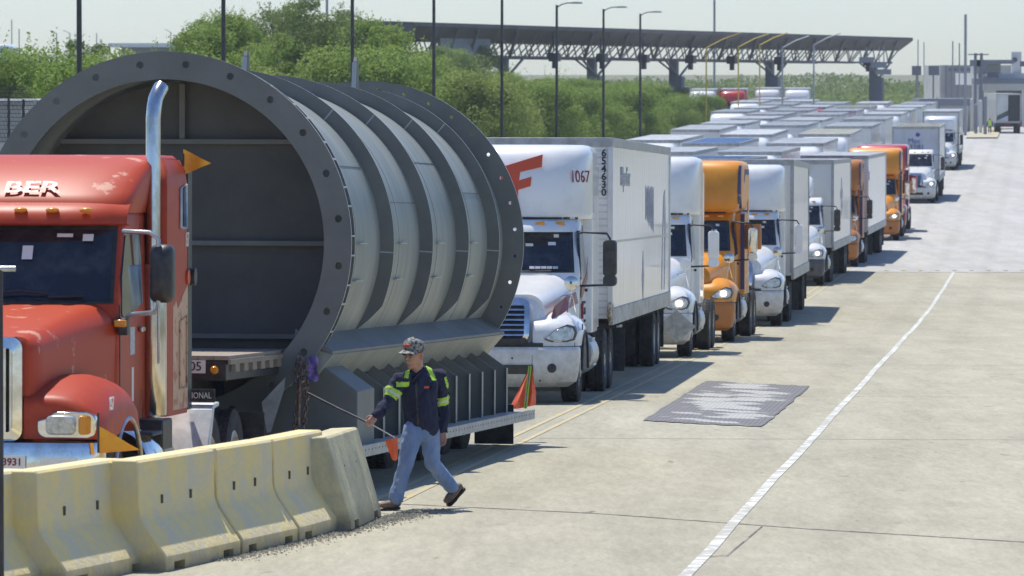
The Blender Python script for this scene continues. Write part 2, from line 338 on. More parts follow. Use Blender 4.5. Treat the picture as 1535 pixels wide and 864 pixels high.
def wheel(parent, x, y, r=.51, wd=.27, s=1, name='wheel', rimm='rim', z=None, dual=False, front=False, n=32):
    z = r if z is None else z; mb = MB(); k = .92
    prof = []
    h = wd / 2
    base = [(.58*r, -h*.8), (.75*r, -h), (.93*r, -h*.96), (r, -h*.82)]
    g = [(-.5, .0), (-.48, .018), (-.42, .018), (-.40, 0), (-.03, 0), (-.02, .018), (.06, .018), (.07, 0), (.42, 0), (.43, .018), (.5, .018), (.52, 0)]
    prof = base + [(r - d, h * t) for t, d in g] + [(r, h*.82), (.93*r, h*.96), (.75*r, h), (.58*r, h*.8)]
    for off in ((0, -(wd + .05)) if dual else (0,)):
        mb.lathe(prof, (s * 0 + off * s, 0, 0), 'X', n)
        # lug blocks on the tread shoulders
        m = 46
        for q in range(m):
            a = 2*PI*q/m
            for sd in (-1, 1):
                mb.box((off*s + sd*h*.62, math.cos(a)*r*.998, math.sin(a)*r*.998), (h*.42, .03, .02), rot=(a + PI/2 + .0, 0, 0))
    o = mb.build(name, 'rubber', parent, 30); o.location = (x, y, z)
    rb = MB(); f = s
    if front: pr = [(.60*r, -h*.7), (.60*r, h*.75), (.55*r, h*.85), (.50*r, h*.6), (.30*r, h*.55), (.26*r, h*1.05), (.15*r, h*1.12), (0.001, h*1.12)]
    else: pr = [(.60*r, -h*.7), (.60*r, h*.8), (.55*r, h*.9), (.50*r, h*.1), (.36*r, -h*.1), (.30*r, -h*.1), (.24*r, h*.75), (.14*r, h*.9), (0.001, h*.9)]
    rb.lathe([(a, b*f) for a, b in pr], (0, 0, 0), 'X', 24)
    for q in range(10):
        a = 2*PI*q/10; hx = (h*.62 if front else -h*.02) * f; rb.lathe([(.018, 0), (.018, .04*f), (.001, .045*f)], (hx, math.cos(a)*r*.38, math.sin(a)*r*.38), 'X', 6)
    rb.build('rim', rimm, o, 30)
    return o

# ------------------------------------------------------------ trucks
def mirror_arm(root, s, x0, y0, z0, z1, x1, black=True, housing='black', h=.62):
    mb = MB(); mm = 'black' if black else 'chrome'
    mb.tube([(s*x0, y0, z1), (s*(x0+.06), y0-.04, z1+.02), (s*(x1-.05), y0-.10, z1), (s*x1, y0-.10, z1-.08), (s*x1, y0-.10, z0+.08), (s*(x1-.05), y0-.10, z0), (s*x0, y0, z0-.02)], .018, 8)
    a = mb.build('mirror_arm', mm, root, 60)
    hb = MB(); zc = (z0+z1)/2
    hb.loft([[(s*(x1) + a_, y0-.10 + d, b_) for a_, b_ in rrect(-wd, wd, zc-.05-sc*h*.36, zc+h*.5+sc*.02-.02, .06)] for d, sc, wd in ((-.12, .8, .085), (-.09, 1, .105), (0.02, 1, .11), (.03, .98, .105))])
    hb.loft([[(s*(x1) + a_, y0-.10 + d, b_) for a_, b_ in rrect(-wd, wd, zc-.42, zc-.12-h*.22, .06)] for d, wd in ((-.11, .08), (-.08, .105), (0.02, .11), (.03, .105))])
    hb.build('mirror', housing, a, 50)
    gb = MB(); gb.prism([(s*x1 + q, e) for q, e in rrect(-.085, .085, zc-.22, zc+h*.46, .04)], y0-.070, y0-.064); gb.build('mirror_glass', 'chrome', a, 30)

def fender_loft(mb, x_in, x_out, ys, ztop, ax_y, ax_r, wr, zlow):
    """front fender: flares over the wheel; the arch is cut by raising the lower edge"""
    secs = []
    for y, zt, xi, xo in ys:
        d = abs(y - ax_y); zb = zlow if d >= wr else max(zlow, ax_r + math.sqrt(max(0, wr*wr - d*d)))
        zb = min(zb, zt - .04); P = [(xi, y, zb), (xi, y, zt)]
        rx = (xo - xi)
        for t in range(0, 8):
            a = PI/2 * t / 7
            P.append((xi + rx * (.35 + .65 * math.sin(a)), y, zb + (zt - zb) * (1 - (1 - math.cos(a)) * .62) if False else zt - (zt - max(zb, zt-.34)) * (1 - math.cos(a))))
        P.append((xo, y, zb)); secs.append(P)
    mb.loft(secs)

def aero_tractor(root, paint='white', bumper='white2', rooft='fairing', cabtrim=None, sleeper_back=5.0, drive=(5.9, 7.2), grille_bars='chrome', mirrors='black', lit=False, logo=None, hoodm='chrome', stripes=False, drive_tread=True, visor=True, wtall=1.0, hood_mirror=True, wmir=1.52, darkgrille=False, kw=False, fw_=1.13, flaps=True):
    p = paint
    # bumper
    T = [(.26, 1.02, .12, .30, 2.6), (.34, 1.14, .04, .34, 2.6), (.60, 1.2, .0, .38, 2.6), (.83, 1.2, .03, .38, 2.6), (.87, 1.18, .07, .36, 2.6)]
    mb = MB(); plan_loft(mb, [(.8, 1.14, .12, .38, 2.6), (1.0, 1.14, .12, .38, 2.6)], [.84, .93], lambda z: .5); mb.build('bumper_gap', 'black', root, 40)
    mb = MB(); plan_loft(mb, T, [.26, .30, .34, .5, .7, .81, .83, .87], lambda z: .58)
    ob = mb.build('bumper', bumper, root, 40)
    mb = MB(); front_patch(mb, T, .46, .60, .52, .52, eps=.006, nx=8, nz=1); mb.build('air_slot', 'black', ob, 20)
    for x_, z_ in ((-.2, .7), (.2, .7), (.62, .36), (-.62, .36)):
        mb = MB(); w_, yf, D, e = lerp(T, z_); q = abs(x_)/w_; mb.lathe([(.001, -.008), (.016, -.006), (.016, .02)], (x_, yf + D*(1-(1-q**e)**(1/e)), z_), 'Y', 8); mb.build('bumper_bolt', 'black', ob, 0)
    for s in (-1, 1):
        mb = MB(); yf = lerp(T, .6)[1]; q = .50/1.2; front_patch(mb, T, .30, .85, .507, .507, eps=.003, nx=1, nz=4, x0=.50); mb.v = [(s*x, y, z) for x, y, z in mb.v]; mb.build('bumper_seam', 'darkgrey', ob, 0)
        mb = MB(); w_, yf, D, e = lerp(T, .56); q = .82/w_; yy = yf + D*(1-(1-q**e)**(1/e))
        mb.lathe([(.001, -.012), (.062, -.012), (.07, -.004), (.07, .02)], (s*.80, yy-.008, .55), 'Y', 16); mb.build('fog_light', 'black', ob, 30)
    # hood
    mb = MB(); secs = []
    H = [(.20, .56, .92, 1.50, .18), (.24, .60, .90, 1.60, .22), (.45, .66, .88, 1.66, .26), (.9, .74, .88, 1.74, .30), (1.5, .84, .88, 1.83, .34), (2.0, .93, .88, 1.92, .36), (2.35, .98, .88, 1.97, .34)]
    for y, hw, zb, zt, r in H: secs.append([(a, y + .0 * b, b) for a, b in rrect(-hw, hw, zb, zt, r, 7)])
    # pull front corners back for a rounded nose
    for i in (0, 1): secs[i] = [(x, y + .14*(abs(x)/.6)**2 + .22*max(0, (z-1.0)/.6)**2*(.7), z) for x, y, z in secs[i]]
    mb.loft(secs)
    hood = mb.build('hood', p, root, 45)
    for s in (-1, 1):
        mb = MB()
        ys = [(.16, 1.10, .50, .84), (.22, 1.20, .5, .98), (.34, 1.27, .5, 1.10), (.52, 1.34, .5, 1.17), (.72, 1.38, .5, 1.2), (1.0, 1.40, .5, 1.215), (1.25, 1.40, .5, 1.22), (1.5, 1.39, .5, 1.22), (1.7, 1.36, .5, 1.21), (1.82, 1.30, .5, 1.20), (1.93, 1.18, .5, 1.18)]
        fender_loft(mb, .5, 1.2, ys, 1.3, 1.25, .5, .60, .88)
        mb.v = [(s*x, y, z) for x, y, z in mb.v]
        mb.build('fender', p, root, 50)
        # headlight: a swept lens let into the fender corner
        mb = MB(); P = []
        for (x, z) in ((.70, 1.0), (.80, .965), (1.0, .965), (1.10, .99), (1.13, 1.08), (1.10, 1.16), (1.0, 1.185), (.86, 1.13)):
            P.append((x, z))
        mb.loft([[(s*x, .34 + 0.62*max(0, x-.62)**1.6 - .105 - dd + .10*(z-.96), z) for x, z in P] for dd in (.155, -.1)])
        hl = mb.build('headlight', 'lens', root, 30, bevel=.015)
        mb = MB(); mb.loft([[(s*(.90 + (x-.90)*1.12), .34 + 0.62*max(0, x-.62)**1.6 - .105 - dd + .10*(z-.96), 1.07 + (z-1.07)*1.22) for x, z in P] for dd in (.135, -.1)]); mb.build('headlight_bezel', 'darkgrey', hl, 30)
        if lit:
            mb = MB(); mb.sphere((s*.97, .155, 1.07), (.13, .06, .13)); mb.build('lit_bulb', 'lamp', hl, 60)
        # arch lip
        mb = MB(); mb.tube([(s*1.215, 1.25 - .60*math.cos(R(a)), .5 + .60*math.sin(R(a))) for a in range(0, 181, 15)], .02, 6); mb.build('arch_lip', 'black', root, 60)
    # grille
    gy = lambda z: .17 + .16*max(0, (z-1.0)/.6)**2
    mb = MB(); hw = .37 if not kw else .30; z0, z1 = 1.0, 1.52
    O = rrect(-hw-.08, hw+.08, z0-.06, z1+.09, .14, 5); I = rrect(-hw, hw, z0, z1, .07, 5)
    A = [(x, gy(z)-.05, z) for x, z in O]; B = [(x, gy(z)-.065, z) for x, z in I]; Cc = [(x, gy(z)+.04, z) for x, z in I]; A2 = [(x, gy(z)+.1, z) for x, z in O]
    mb.loft([A2, A, B, Cc], cap=False)
    g = mb.build('grille', grille_bars if not darkgrille else 'alu', root, 35)
    mb = MB(); mb.add([(x, gy(z)+.0, z) for x, z in I], [tuple(range(len(I)))]); mb.build('grille_mesh', 'black', g, 0)
    mb = MB()
    nb = 7
    for i in range(nb):
        z = z0 + .04 + (z1 - z0 - .06) * i / (nb - 1); mb.box((0, gy(z)-.035, z), (2*hw, .05, .028), rot=(R(-25), 0, 0))
    mb.build('grille_bars', grille_bars if not darkgrille else 'darkgrey', g, 20)
    mb = MB(); mb.prism(rrect(-.42, .42, .80+.13, .86+.13, .02), .02, .2); mb.build('lower_grille', 'black', g, 30)
    # cab
    C = [(.95, 1.04, 2.0, .30, 2.6), (1.85, 1.05, 2.05, .32, 2.6), (1.95, 1.05, 2.10, .34, 2.7), (2.62, 1.0, 2.60, .36, 2.8), (2.74, 1.0, 2.72, .36, 2.8), (2.86, .96, 2.95, .34, 2.8)]
    mb = MB(); plan_loft(mb, C, [.95, 1.4, 1.85, 1.95, 2.15, 2.4, 2.62, 2.74, 2.82, 2.86], 3.75)
    cab = mb.build('cab', p if not cabtrim else cabtrim, root, 50)
    mb = MB(); front_patch(mb, C, 1.97, 2.64, .97, .90, eps=.006, nx=18, nz=6); mb.build('windscreen_seal', 'black', cab, 60)
    mb = MB(); front_patch(mb, C, 2.01, 2.60, .92, .86, eps=.016, nx=18, nz=6); ws = mb.build('windscreen', 'glass', root, 60)
    mb = MB(); mb.tube([(-.55, 2.02+.04, 1.985), (.0, 2.04, 2.0)], .012); mb.tube([(.1, 2.02+.03, 1.985), (.62, 2.11, 2.0)], .012); mb.build('wiper', 'black', ws, 60)
    mb = MB()
    for x, z, a, b in ((.25, 2.40, .12, .05), (.60, 2.42, .12, .06), (.66, 2.54, .08, .06)):
        yf = lerp(C, z)[1]; q = x/1.0; y = yf + .35*(1-(1-q**2.7)**(1/2.7)) - .026; mb = MB(); mb.box((x, y, z), (a, .004, b), rot=(R(-35), 0, R(12))); mb.build('windscreen_sticker', 'inkwhite', ws, 0)
    for s in (-1, 1):
        mb = MB(); side_patch(mb, C, [(2.45, 1.95), (2.62, 2.50), (2.75, 2.62), (3.35, 2.62), (3.40, 2.55), (3.40, 1.90), (2.5, 1.86)], s, .012); mb.build('side_window', 'glass', cab, 30)
        mb = MB(); side_patch(mb, C, [(2.36, .98), (2.42, 1.9), (2.385, 1.9), (2.33, .98)], s, .006); mb.build('door_seam', 'black', cab, 0); mb = MB(); side_patch(mb, C, [(3.5, .98), (3.5, 2.7), (3.48, 2.7), (3.48, .98)], s, .006); mb.build('door_seam', 'black', cab, 0); mb = MB(); side_patch(mb, C, [(2.36, .995), (3.5, .995), (3.5, .975), (2.36, .975)], s, .006); mb.build('door_seam', 'black', cab, 0)
        mb = MB(); mb.box((s*1.075, 3.33, 1.68), (.04, .16, .05)); mb.build('door_handle', 'black', cab, 20, bevel=.01)
    if visor:
        mb = MB(); mb.loft([[(x, 2.50 + .5*(abs(x)/1.0)**2.6 + dy, z) for x, z, dy in ((-.96+1.92*i/14, zz, dd) for i in range(15) for zz, dd in ((a, b),))] for a, b in ((2.62, .03), (2.60, -.20), (2.70, -.16), (2.78, .0), (2.82, .2))], closed=False, cap=False)
        mb.build('sun_visor', p, cab, 60)
    mb = MB()
    for x in (-.72, -.42, 0, .42, .72): mb = MB(); mb.box((x, 2.37 + .5*(abs(x))**2.6 + .03, 2.735), (.13, .10, .05)); mb.build('marker_light', 'amber', cab, 20, bevel=.012)
    # sleeper and roof fairing
    sb = sleeper_back
    if rooft == 'low':
        mb = MB(); mb.loft([[(a, y, b) for a, b in rrect(-wd, wd, 2.84, zt, .2, 5)] for y, wd, zt in ((2.95, .55, 2.92), (3.1, .62, 3.2), (3.45, .68, 3.55), (3.6, .68, 3.58))]); mb.build('wind_deflector', p, root, 50)
    else:
        top = 3.97 * wtall; W_ = fw_
        F = [(2.80, W_-.01, 2.60, 1.25, 2.9), (2.86, W_, 2.56, 1.25, 2.9), (3.3, W_, 2.57, 1.2, 3.0), (3.55, W_, 2.64, 1.15, 3.0), (3.74*wtall, W_, 2.73, 1.1, 3.0), (3.86*wtall, W_-.012, 2.83, 1.05, 3.0), (3.93*wtall, W_-.05, 2.95, 1.0, 2.9), (top, W_-.14, 3.12, .95, 2.8)]
        if kw: F = [(2.80, 1.0, 2.58, .50, 3.2), (2.92, 1.12, 2.48, .5, 3.4), (3.2, 1.18, 2.50, .5, 3.6), (3.55, 1.18, 2.62, .5, 3.6), (3.76, 1.18, 2.71, .5, 3.5), (3.87, 1.165, 2.80, .5, 3.3), (3.94, 1.12, 2.92, .5, 3.2), (top, 1.02, 3.12, .5, 3)]
        mb = MB(); plan_loft(mb, F, [2.80, 2.86, 2.92, 3.05, 3.2, 3.4, 3.55, 3.74*wtall, 3.80*wtall, 3.86*wtall, 3.90*wtall, 3.93*wtall, 3.955*wtall, top], sb)
        fr = mb.build('roof_fairing', p, root, 60)
        S = [(.95, fw_ if not kw else 1.19, 3.76, .08, 6), (2.80, fw_ if not kw else 1.19, 3.76, .08, 6)]
        mb = MB(); plan_loft(mb, S, [1.0, 1.9, 2.797], sb - .02); slp = mb.build('sleeper', p, root, 50)
        for s in (-1, 1):
            mb = MB(); side_patch(mb, F, [(4.1, 2.9), (4.1, 3.8), (4.085, 3.8), (4.085, 2.9)], s, .004); mb.build('fairing_seam', 'ghost', fr, 0)
        mb = MB(); front_patch(mb, F, 2.80, 2.83, .97, .97, eps=.006, nx=12, nz=1); mb.build('fairing_gap', 'black', fr, 0)
        if kw:
            for s in (-1, 1):
                mb = MB(); side_patch(mb, F, [(3.4, 2.9), (3.5, 3.55), (3.8, 3.78), (sb-.1, 3.78), (sb-.1, 3.66), (3.9, 3.66), (3.66, 3.5), (3.56, 2.9)], s, .006); mb.build('colour_band', 'blue', fr, 0); mb = MB(); front_patch(mb, F, 2.90, 3.86, 1.17, 1.155, eps=.012, nx=4, nz=8, x0=1.10); mb.v = [(s*x, y, z) for x, y, z in mb.v]; mb.build('colour_band', 'blue', fr, 40); mb = MB(); front_patch(mb, S, 1.1, 2.78, 1.18, 1.18, eps=.012, nx=3, nz=3, x0=1.09); mb.v = [(s*x, y, z) for x, y, z in mb.v]; mb.build('colour_band', 'blue', slp, 40)
        # side extender
        for s in (-1, 1):
            mb = MB(); mb.box((s*(fw_ if not kw else 1.17)-s*.02, sb + .17, 2.35), (.03, .34, 2.6)); mb.build('side_extender', p, root, 20, bevel=.01)
    for s in (-1, 1):
        mirror_arm(root, s, 1.03, 2.42, 1.78, 2.58, wmir, True, mirrors, .6)
        if hood_mirror:
            mb = MB(); mb.tube([(s*.98, .75, 1.38), (s*1.04, .80, 1.66)], .01, 6); mb.tube([(s*1.1, .95, 1.38), (s*1.04, .80, 1.66)], .01, 6); mb.tube([(s*.86, 1.0, 1.62), (s*1.04, .80, 1.66), (s*1.04, .78, 1.80)], .01, 6)
            hm = mb.build('hood_mirror_bracket', 'chrome', root, 60)
            mb = MB(); mb.lathe([(.001, -.03), (.06, -.028), (.11, -.012), (.115, .012), (.10, .02), (.001, .02)], (s*1.04, .78, 1.83), 'Y', 20); mb.build('hood_mirror', hoodm, hm, 40)
        # tank, steps
        mb = MB(); mb.lathe([(.001, 0), (.30, 0), (.33, .03), (.33, 1.2), (.30, 1.23), (.001, 1.23)], (s*.92, 2.55, .68), 'Y', 24)
        tk = mb.build('fuel_tank', 'alu', root, 40)
        mb = MB(); mb.box((s*1.16, 3.0, .52), (.16, .55, .04)); mb.box((s*1.16, 3.0, .92), (.12, .55, .04)); mb.build('step', 'alu', tk, 10, bevel=.008)
    chassis_and_wheels(root, drive, sb, 1.25, flaps=flaps)
    return cab

def chassis_and_wheels(root, drive, sb, fy, r=.51, rimf='rim', fw=.97, flaps=True):
    mb = MB()
    for s in (-1, 1): mb.box((s*.42, 4.0 + (drive[1]-5.5)/2, .92), (.09, 7.2 + drive[1] - 6.4, .26))
    mb.box((0, fy, .62), (1.5, .14, .14)); mb.box((0, 1.6, .9), (.8, 1.6, .5))
    for d in drive: mb.box((0, d, .52), (1.7, .22, .22)); mb.sphere((0, d, .52), (.45, .45, .45))
    mb.build('chassis', 'chassis', root, 20)
    mb = MB(); mb.lathe([(.001, 0), (.48, 0), (.5, .03), (.5, .06), (.001, .06)], (0, (drive[0]+drive[1])/2, 1.08), 'Z', 20); mb.box((0, (drive[0]+drive[1])/2, 1.04), (.7, .6, .1)); mb.build('fifth_wheel', 'chassis', root, 30)
    for s in (-1, 1):
        wheel(root, s*(fw+.03), fy, r, .28, s, front=True, rimm=rimf)
        for d in drive: wheel(root, s*1.08, d, r, .27, s, dual=True, rimm=rimf)
        if not flaps: continue
        mb = MB(); mb.box((s*1.08, drive[1] + .72, .62), (.6, .02, .72)); mb.build('mudflap', 'black', root, 0)

def box_trailer(root, y0, L=15.9, skin='tr_white', roof='roof1', wheels=True, top=4.10, bot=1.14, axles=None, rails='alup', fullparts=True):
    w2 = 1.285
    mb = MB(); mb.box((0, y0 + L/2, (top+bot)/2 - .02), (w2*2, L, top-bot-.10)); t = mb.build('trailer', skin, root, 0)
    mb = MB(); mb.box((0, y0 + L/2, top-.012), (w2*2-.02, L-.02, .024))
    n = int(L/1.2)
    for i in range(n): mb.box((0, y0 + (i+.5)*L/n, top+.004), (w2*2-.1, .05, .02))
    mb.build('roof', roof, t, 0)
    mb = MB()
    for s in (-1, 1): mb.box((s*(w2-.01), y0 + L/2, top-.06), (.06, L+.02, .15))
    mb.box((0, y0 - .01, top-.06), (w2*2+.04, .06, .15)); mb.box((0, y0+L+.01, top-.07), (w2*2+.04, .06, .17))
    mb.build('top_rail', rails, t, 20, bevel=.01)
    mb = MB()
    for s in (-1, 1): mb.box((s*(w2-.005), y0 + L/2, bot+.06), (.07, L+.01, .27))
    mb.build('bottom_rail', 'lowrail', t, 20, bevel=.008)
    if not fullparts: return t
    for s in (-1, 1):
        for yy in (y0+.03, y0+L-.02): mb = MB(); mb.box((s*(w2-.02), yy, (top+bot)/2), (.09, .1, top-bot-.2)); mb.build('corner_post', 'white2' if skin == 'tr_white' else rails, t, 20, bevel=.015)
    mb = MB()
    for i in range(26): mb.box((0, y0 + .4 + i*(L-.8)/25, bot-.10), (2.45, .06, .1))
    for s in (-1, 1): mb.box((s*.5, y0 + L - 3.4, bot-.22), (.08, 4.4, .14))
    mb.build('cross_members', 'chassis', t, 0)
    mb = MB()
    for s in (-1, 1):
        mb.box((s*.85, y0 + 2.9, .72), (.12, .12, .85)); mb.box((s*.85, y0+2.9, .30), (.26, .26, .03)); mb.tube([(s*.85, y0+2.9, .6), (s*.85, y0+3.6, 1.0)], .03)
    mb.box((0, y0+2.9, .85), (1.7, .05, .05)); mb.build('landing_gear', 'chassis', t, 10)
    ax = axles or (y0 + L - 3.6, y0 + L - 2.35)
    mb = MB()
    for a in ax: mb.box((0, a, .51), (1.9, .14, .14))
    for s in (-1, 1): mb.tube([(s*.7, y0+L-.15, bot), (s*.7, y0+L-.15, .55)], .04); mb.box((s*1.0, ax[1]+.75, .68), (.55, .02, .75))
    mb.box((0, y0+L-.12, .52), (2.3, .09, .1)); mb.build('underride_guard', 'chassis', t, 10)
    for a in ax:
        for s in (-1, 1): wheel(root, s*1.1, a, .51, .27, s, 'trailer_wheel', dual=True, rimm='rimwhite')
    return t
def side_text(root, s, size, x, y, z, m, name='lettering', sx=1., rotz=0., spacing=1.):
    return text(s, size, name, m, root, (x, y, z), (R(90), rotz, R(90)), sx=sx, spacing=spacing)
def front_text(root, s, size, x, y, z, m, name='lettering', tilt=0, sx=1., yaw=0, bold=0.):
    return text(s, size, name, m, root, (x, y, z), (R(90-tilt), 0, yaw), sx=sx, bold=bold)

# ------------------------------------------------------------ ground, road, markings
def ylist():
    L = [-60, -30, 0, 20, 30, 38, 42]; y = 42
    while y < 150: y += 4; L.append(y)
    while y < 700: y += 8; L.append(y)
    L += [800, 1000, 1500, 2500, 4000, 8500]; return L
YS = ylist()
def ysub(a, b): return [a] + [y for y in YS if a < y < b] + [b]
mb = MB(); us = [-4000, -900, -300, -120, -70, -40, -20, -10, -8, -6, -4, -2, 0, 2, 6, 12, 30, 50, 90, 200, 800, 4000]
P = []
for Y in YS:
    for u in us:
        X = POLE(Y) + u; P.append((X, Y, gz(X, Y)))
n = len(us); mb.add(P, [(j*n+i, j*n+i+1, (j+1)*n+i+1, (j+1)*n+i) for j in range(len(YS)-1) for i in range(n-1)])
def ground_mats():
    g = mat('dry_ground_and_scrub', (.20, .19, .12), .95, col2=(.10, .13, .05), scale=.15, detail=8, bump=.4, bscale=1)
    m = bpy.data.materials.new('concrete_road'); m.use_nodes = True; t = m.node_tree; n = t.nodes; b = n['Principled BSDF']; b.inputs['Roughness'].default_value = .85; b.inputs['Specular IOR Level'].default_value = .25
    tc = n.new('ShaderNodeTexCoord')
    def noise_(scale, det, st=(1, 1, 1), ro=.6, rot=0):
        mp = n.new('ShaderNodeMapping'); mp.inputs['Scale'].default_value = st; mp.inputs['Rotation'].default_value = (0, 0, rot); t.links.new(tc.outputs['Object'], mp.inputs[0]); q = n.new('ShaderNodeTexNoise'); q.inputs['Scale'].default_value = scale; q.inputs['Detail'].default_value = det; q.inputs['Roughness'].default_value = ro; t.links.new(mp.outputs[0], q.inputs[0]); return q.outputs[0]
    def ramp(src, a, ca, b_, cb):
        q = n.new('ShaderNodeValToRGB'); q.color_ramp.elements[0].position = a; q.color_ramp.elements[1].position = b_; q.color_ramp.elements[0].color = (*ca, 1); q.color_ramp.elements[1].color = (*cb, 1); t.links.new(src, q.inputs[0]); return q.outputs[0]
    def mul(a, b_, f=1.):
        q = n.new('ShaderNodeMix'); q.data_type = 'RGBA'; q.blend_type = 'MULTIPLY'; q.inputs['Factor'].default_value = f; t.links.new(a, q.inputs['A']); t.links.new(b_, q.inputs['B']); return q.outputs['Result']
    base = ramp(noise_(.35, 9, (1, .22, 1)), .3, (.36, .337, .25), .7, (.44, .413, .315))
    blot = ramp(noise_(1.1, 8, (1.6, .35, 1), rot=R(3)), .35, (.92, .92, .92), .62, (1.04, 1.04, 1.04))
    fine = ramp(noise_(26, 5, (1, .5, 1), .8), .32, (.84, .84, .84), .66, (1.08, 1.08, 1.08))
    spots = ramp(noise_(2.3, 3, (1, .6, 1)), .25, (.62, .60, .58), .31, (1, 1, 1))
    tr = ramp(noise_(.55, 4, (1.2, .02, 1), rot=R(-5.9)), .38, (.93, .93, .93), .58, (1.03, 1.03, 1.03))
    
    sx = n.new('ShaderNodeSeparateXYZ'); t.links.new(tc.outputs['Object'], sx.inputs[0])
    u_ = n.new('ShaderNodeMath'); u_.operation = 'MULTIPLY_ADD'; t.links.new(sx.outputs[1], u_.inputs[0]); u_.inputs[1].default_value = -.1; t.links.new(sx.outputs[0], u_.inputs[2])
    w_ = n.new('ShaderNodeMath'); w_.operation = 'MULTIPLY_ADD'; t.links.new(noise_(.5, 5, (1, .1, 1)), w_.inputs[0]); w_.inputs[1].default_value = .5; t.links.new(u_.outputs[0], w_.inputs[2])
    sn = n.new('ShaderNodeMath'); sn.operation = 'SINE'; mm_ = n.new('ShaderNodeMath'); mm_.operation = 'MULTIPLY'; mm_.inputs[1].default_value = 2*PI/1.85; t.links.new(w_.outputs[0], mm_.inputs[0]); t.links.new(mm_.outputs[0], sn.inputs[0])
    tracks = ramp(sn.outputs[0], .35, (1, 1, 1), 1.0, (.94, .937, .933))
    grain = ramp(noise_(9, 4, (1.3, .16, 1), .75), .3, (.86, .86, .86), .68, (1.09, 1.09, 1.09))
    pits = ramp(noise_(5.5, 2, (1, .22, 1), .5), .22, (.55, .54, .52), .265, (1, 1, 1))
    c = mul(mul(mul(mul(mul(mul(mul(base, blot), fine), spots), tr), tracks), grain), pits)
    t.links.new(c, b.inputs['Base Color'])
    bp = n.new('ShaderNodeBump'); bp.inputs['Strength'].default_value = .25; bp.inputs['Distance'].default_value = .01; t.links.new(noise_(40, 5), bp.inputs['Height']); t.links.new(bp.outputs[0], b.inputs['Normal'])
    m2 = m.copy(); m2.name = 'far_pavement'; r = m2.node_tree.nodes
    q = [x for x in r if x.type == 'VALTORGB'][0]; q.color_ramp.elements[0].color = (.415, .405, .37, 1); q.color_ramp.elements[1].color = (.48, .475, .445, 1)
    return g, m, m2
GM, RM, RM2 = ground_mats()
g = mb.build('ground', GM, None, 80); g['kind'] = 'structure'
def strip(name, m, xl, xr, ya, yb, dz, div=1, kind='structure', mb=None, mi=None):
    """sheet between lateral curves xl(Y), xr(Y) following the road profile"""
    own = mb is None; mb = mb or MB(); Y = ysub(ya, yb); P = []
    for y in Y:
        a, b = xl(y), xr(y)
        for i in range(div + 1): P.append((a + (b-a)*i/div, y, zprof(y) + dz))
    n = div + 1; mb.add(P, [(j*n+i, j*n+i+1, (j+1)*n+i+1, (j+1)*n+i) for j in range(len(Y)-1) for i in range(div)])
    if own:
        o = mb.build(name, m, None, 80)
        if kind: o['kind'] = kind
        return o
strip('road', RM, lambda y: POLE(y)+2.2 if y > 60 else POLE(60)+2.2-(60-y)*.0, lambda y: 9 + .104*y, -50, 187, .03)
strip('far_road', RM2, lambda y: POLE(y)+2.2, lambda y: 11.5 + .104*y, 187, 700, .03)
mk_w = mat('worn_white_paint', (.68, .68, .63), .6, col2=(.42, .40, .33), scale=3.5, mixlo=.43, mixhi=.53, detail=12)
mk_y = mat('worn_yellow_paint', (.58, .43, .13), .6, col2=(.42, .38, .26), scale=5, mixlo=.40, mixhi=.54, detail=9)
mk_s = mat('tar_seal', (.12, .11, .1), .8, col2=(.28, .26, .21), scale=3, mixlo=.45, mixhi=.6)
def wav(y): return .010*math.sin(y*.31) + .006*math.sin(y*.83+1)
mb = MB(); strip('', None, lambda y: .1003*y - 2.92 + wav(y), lambda y: .1003*y - 2.81 + wav(y), 38, 187, .036, mb=mb); mb.build('lane_line', mk_w, None, 80)['kind'] = 'structure'
mb = MB()
strip('', None, lambda y: .0985*y - 6.45, lambda y: .0985*y - 6.375, 52, 250, .036, mb=mb); strip('', None, lambda y: .0985*y - 6.72, lambda y: .0985*y - 6.645, 52, 250, .036, mb=mb)
mb.build('yellow_centre_lines', mk_y, None, 80)['kind'] = 'structure'
# slab joints
def joint(p0, p1, wd, name='slab_joint', m=mk_s, mb=None):
    (x0, y0), (x1, y1) = p0, p1; N = 24; P = []
    d = Vector((x1-x0, y1-y0)).normalized(); nrm = Vector((-d.y, d.x)) * wd / 2
    for i in range(N+1):
        t = i/N; x, y = x0+(x1-x0)*t, y0+(y1-y0)*t; z = zprof(y)+.034
        P += [(x-nrm.x, y-nrm.y, z), (x+nrm.x, y+nrm.y, z)]
    mb.add(P, [(2*i, 2*i+1, 2*i+3, 2*i+2) for i in range(N)])
mb = MB()
joint((XP(570, 53.1), 53.1), (XP(900, 51.3), 51.3), .05, mb=mb); joint((XP(900, 51.3), 51.3), (XP(1217, 48.9), 48.9), .05, mb=mb); joint((XP(1217, 48.9), 48.9), (XP(1545, 47.0), 47.0), .05, mb=mb)
joint((XP(1144, 49.3), 49.3), (XP(1091, 45.2), 45.2), .02, mb=mb)
for Y in (67.5, 82, 97.5, 114, 131, 150, 168): joint((-6.4+.1*Y, Y), (9+.1*Y, Y-1.2), .035, mb=mb)
joint((.0985*187-9.5, 187), (11.+.104*187, 186.6), .5, mb=mb)
mb.build('slab_joints', mk_s, None, 80)['kind'] = 'structure'
mb = MB()
for i in range(26):
    Y = 189.2; X = .0985*Y - 5.0 + i*.62; z = zprof(Y)+.036; mb.box((X, Y, z), (.12, .5, .03))
mb.build('pavement_markers', mk_y, None, 0)['kind'] = 'structure'
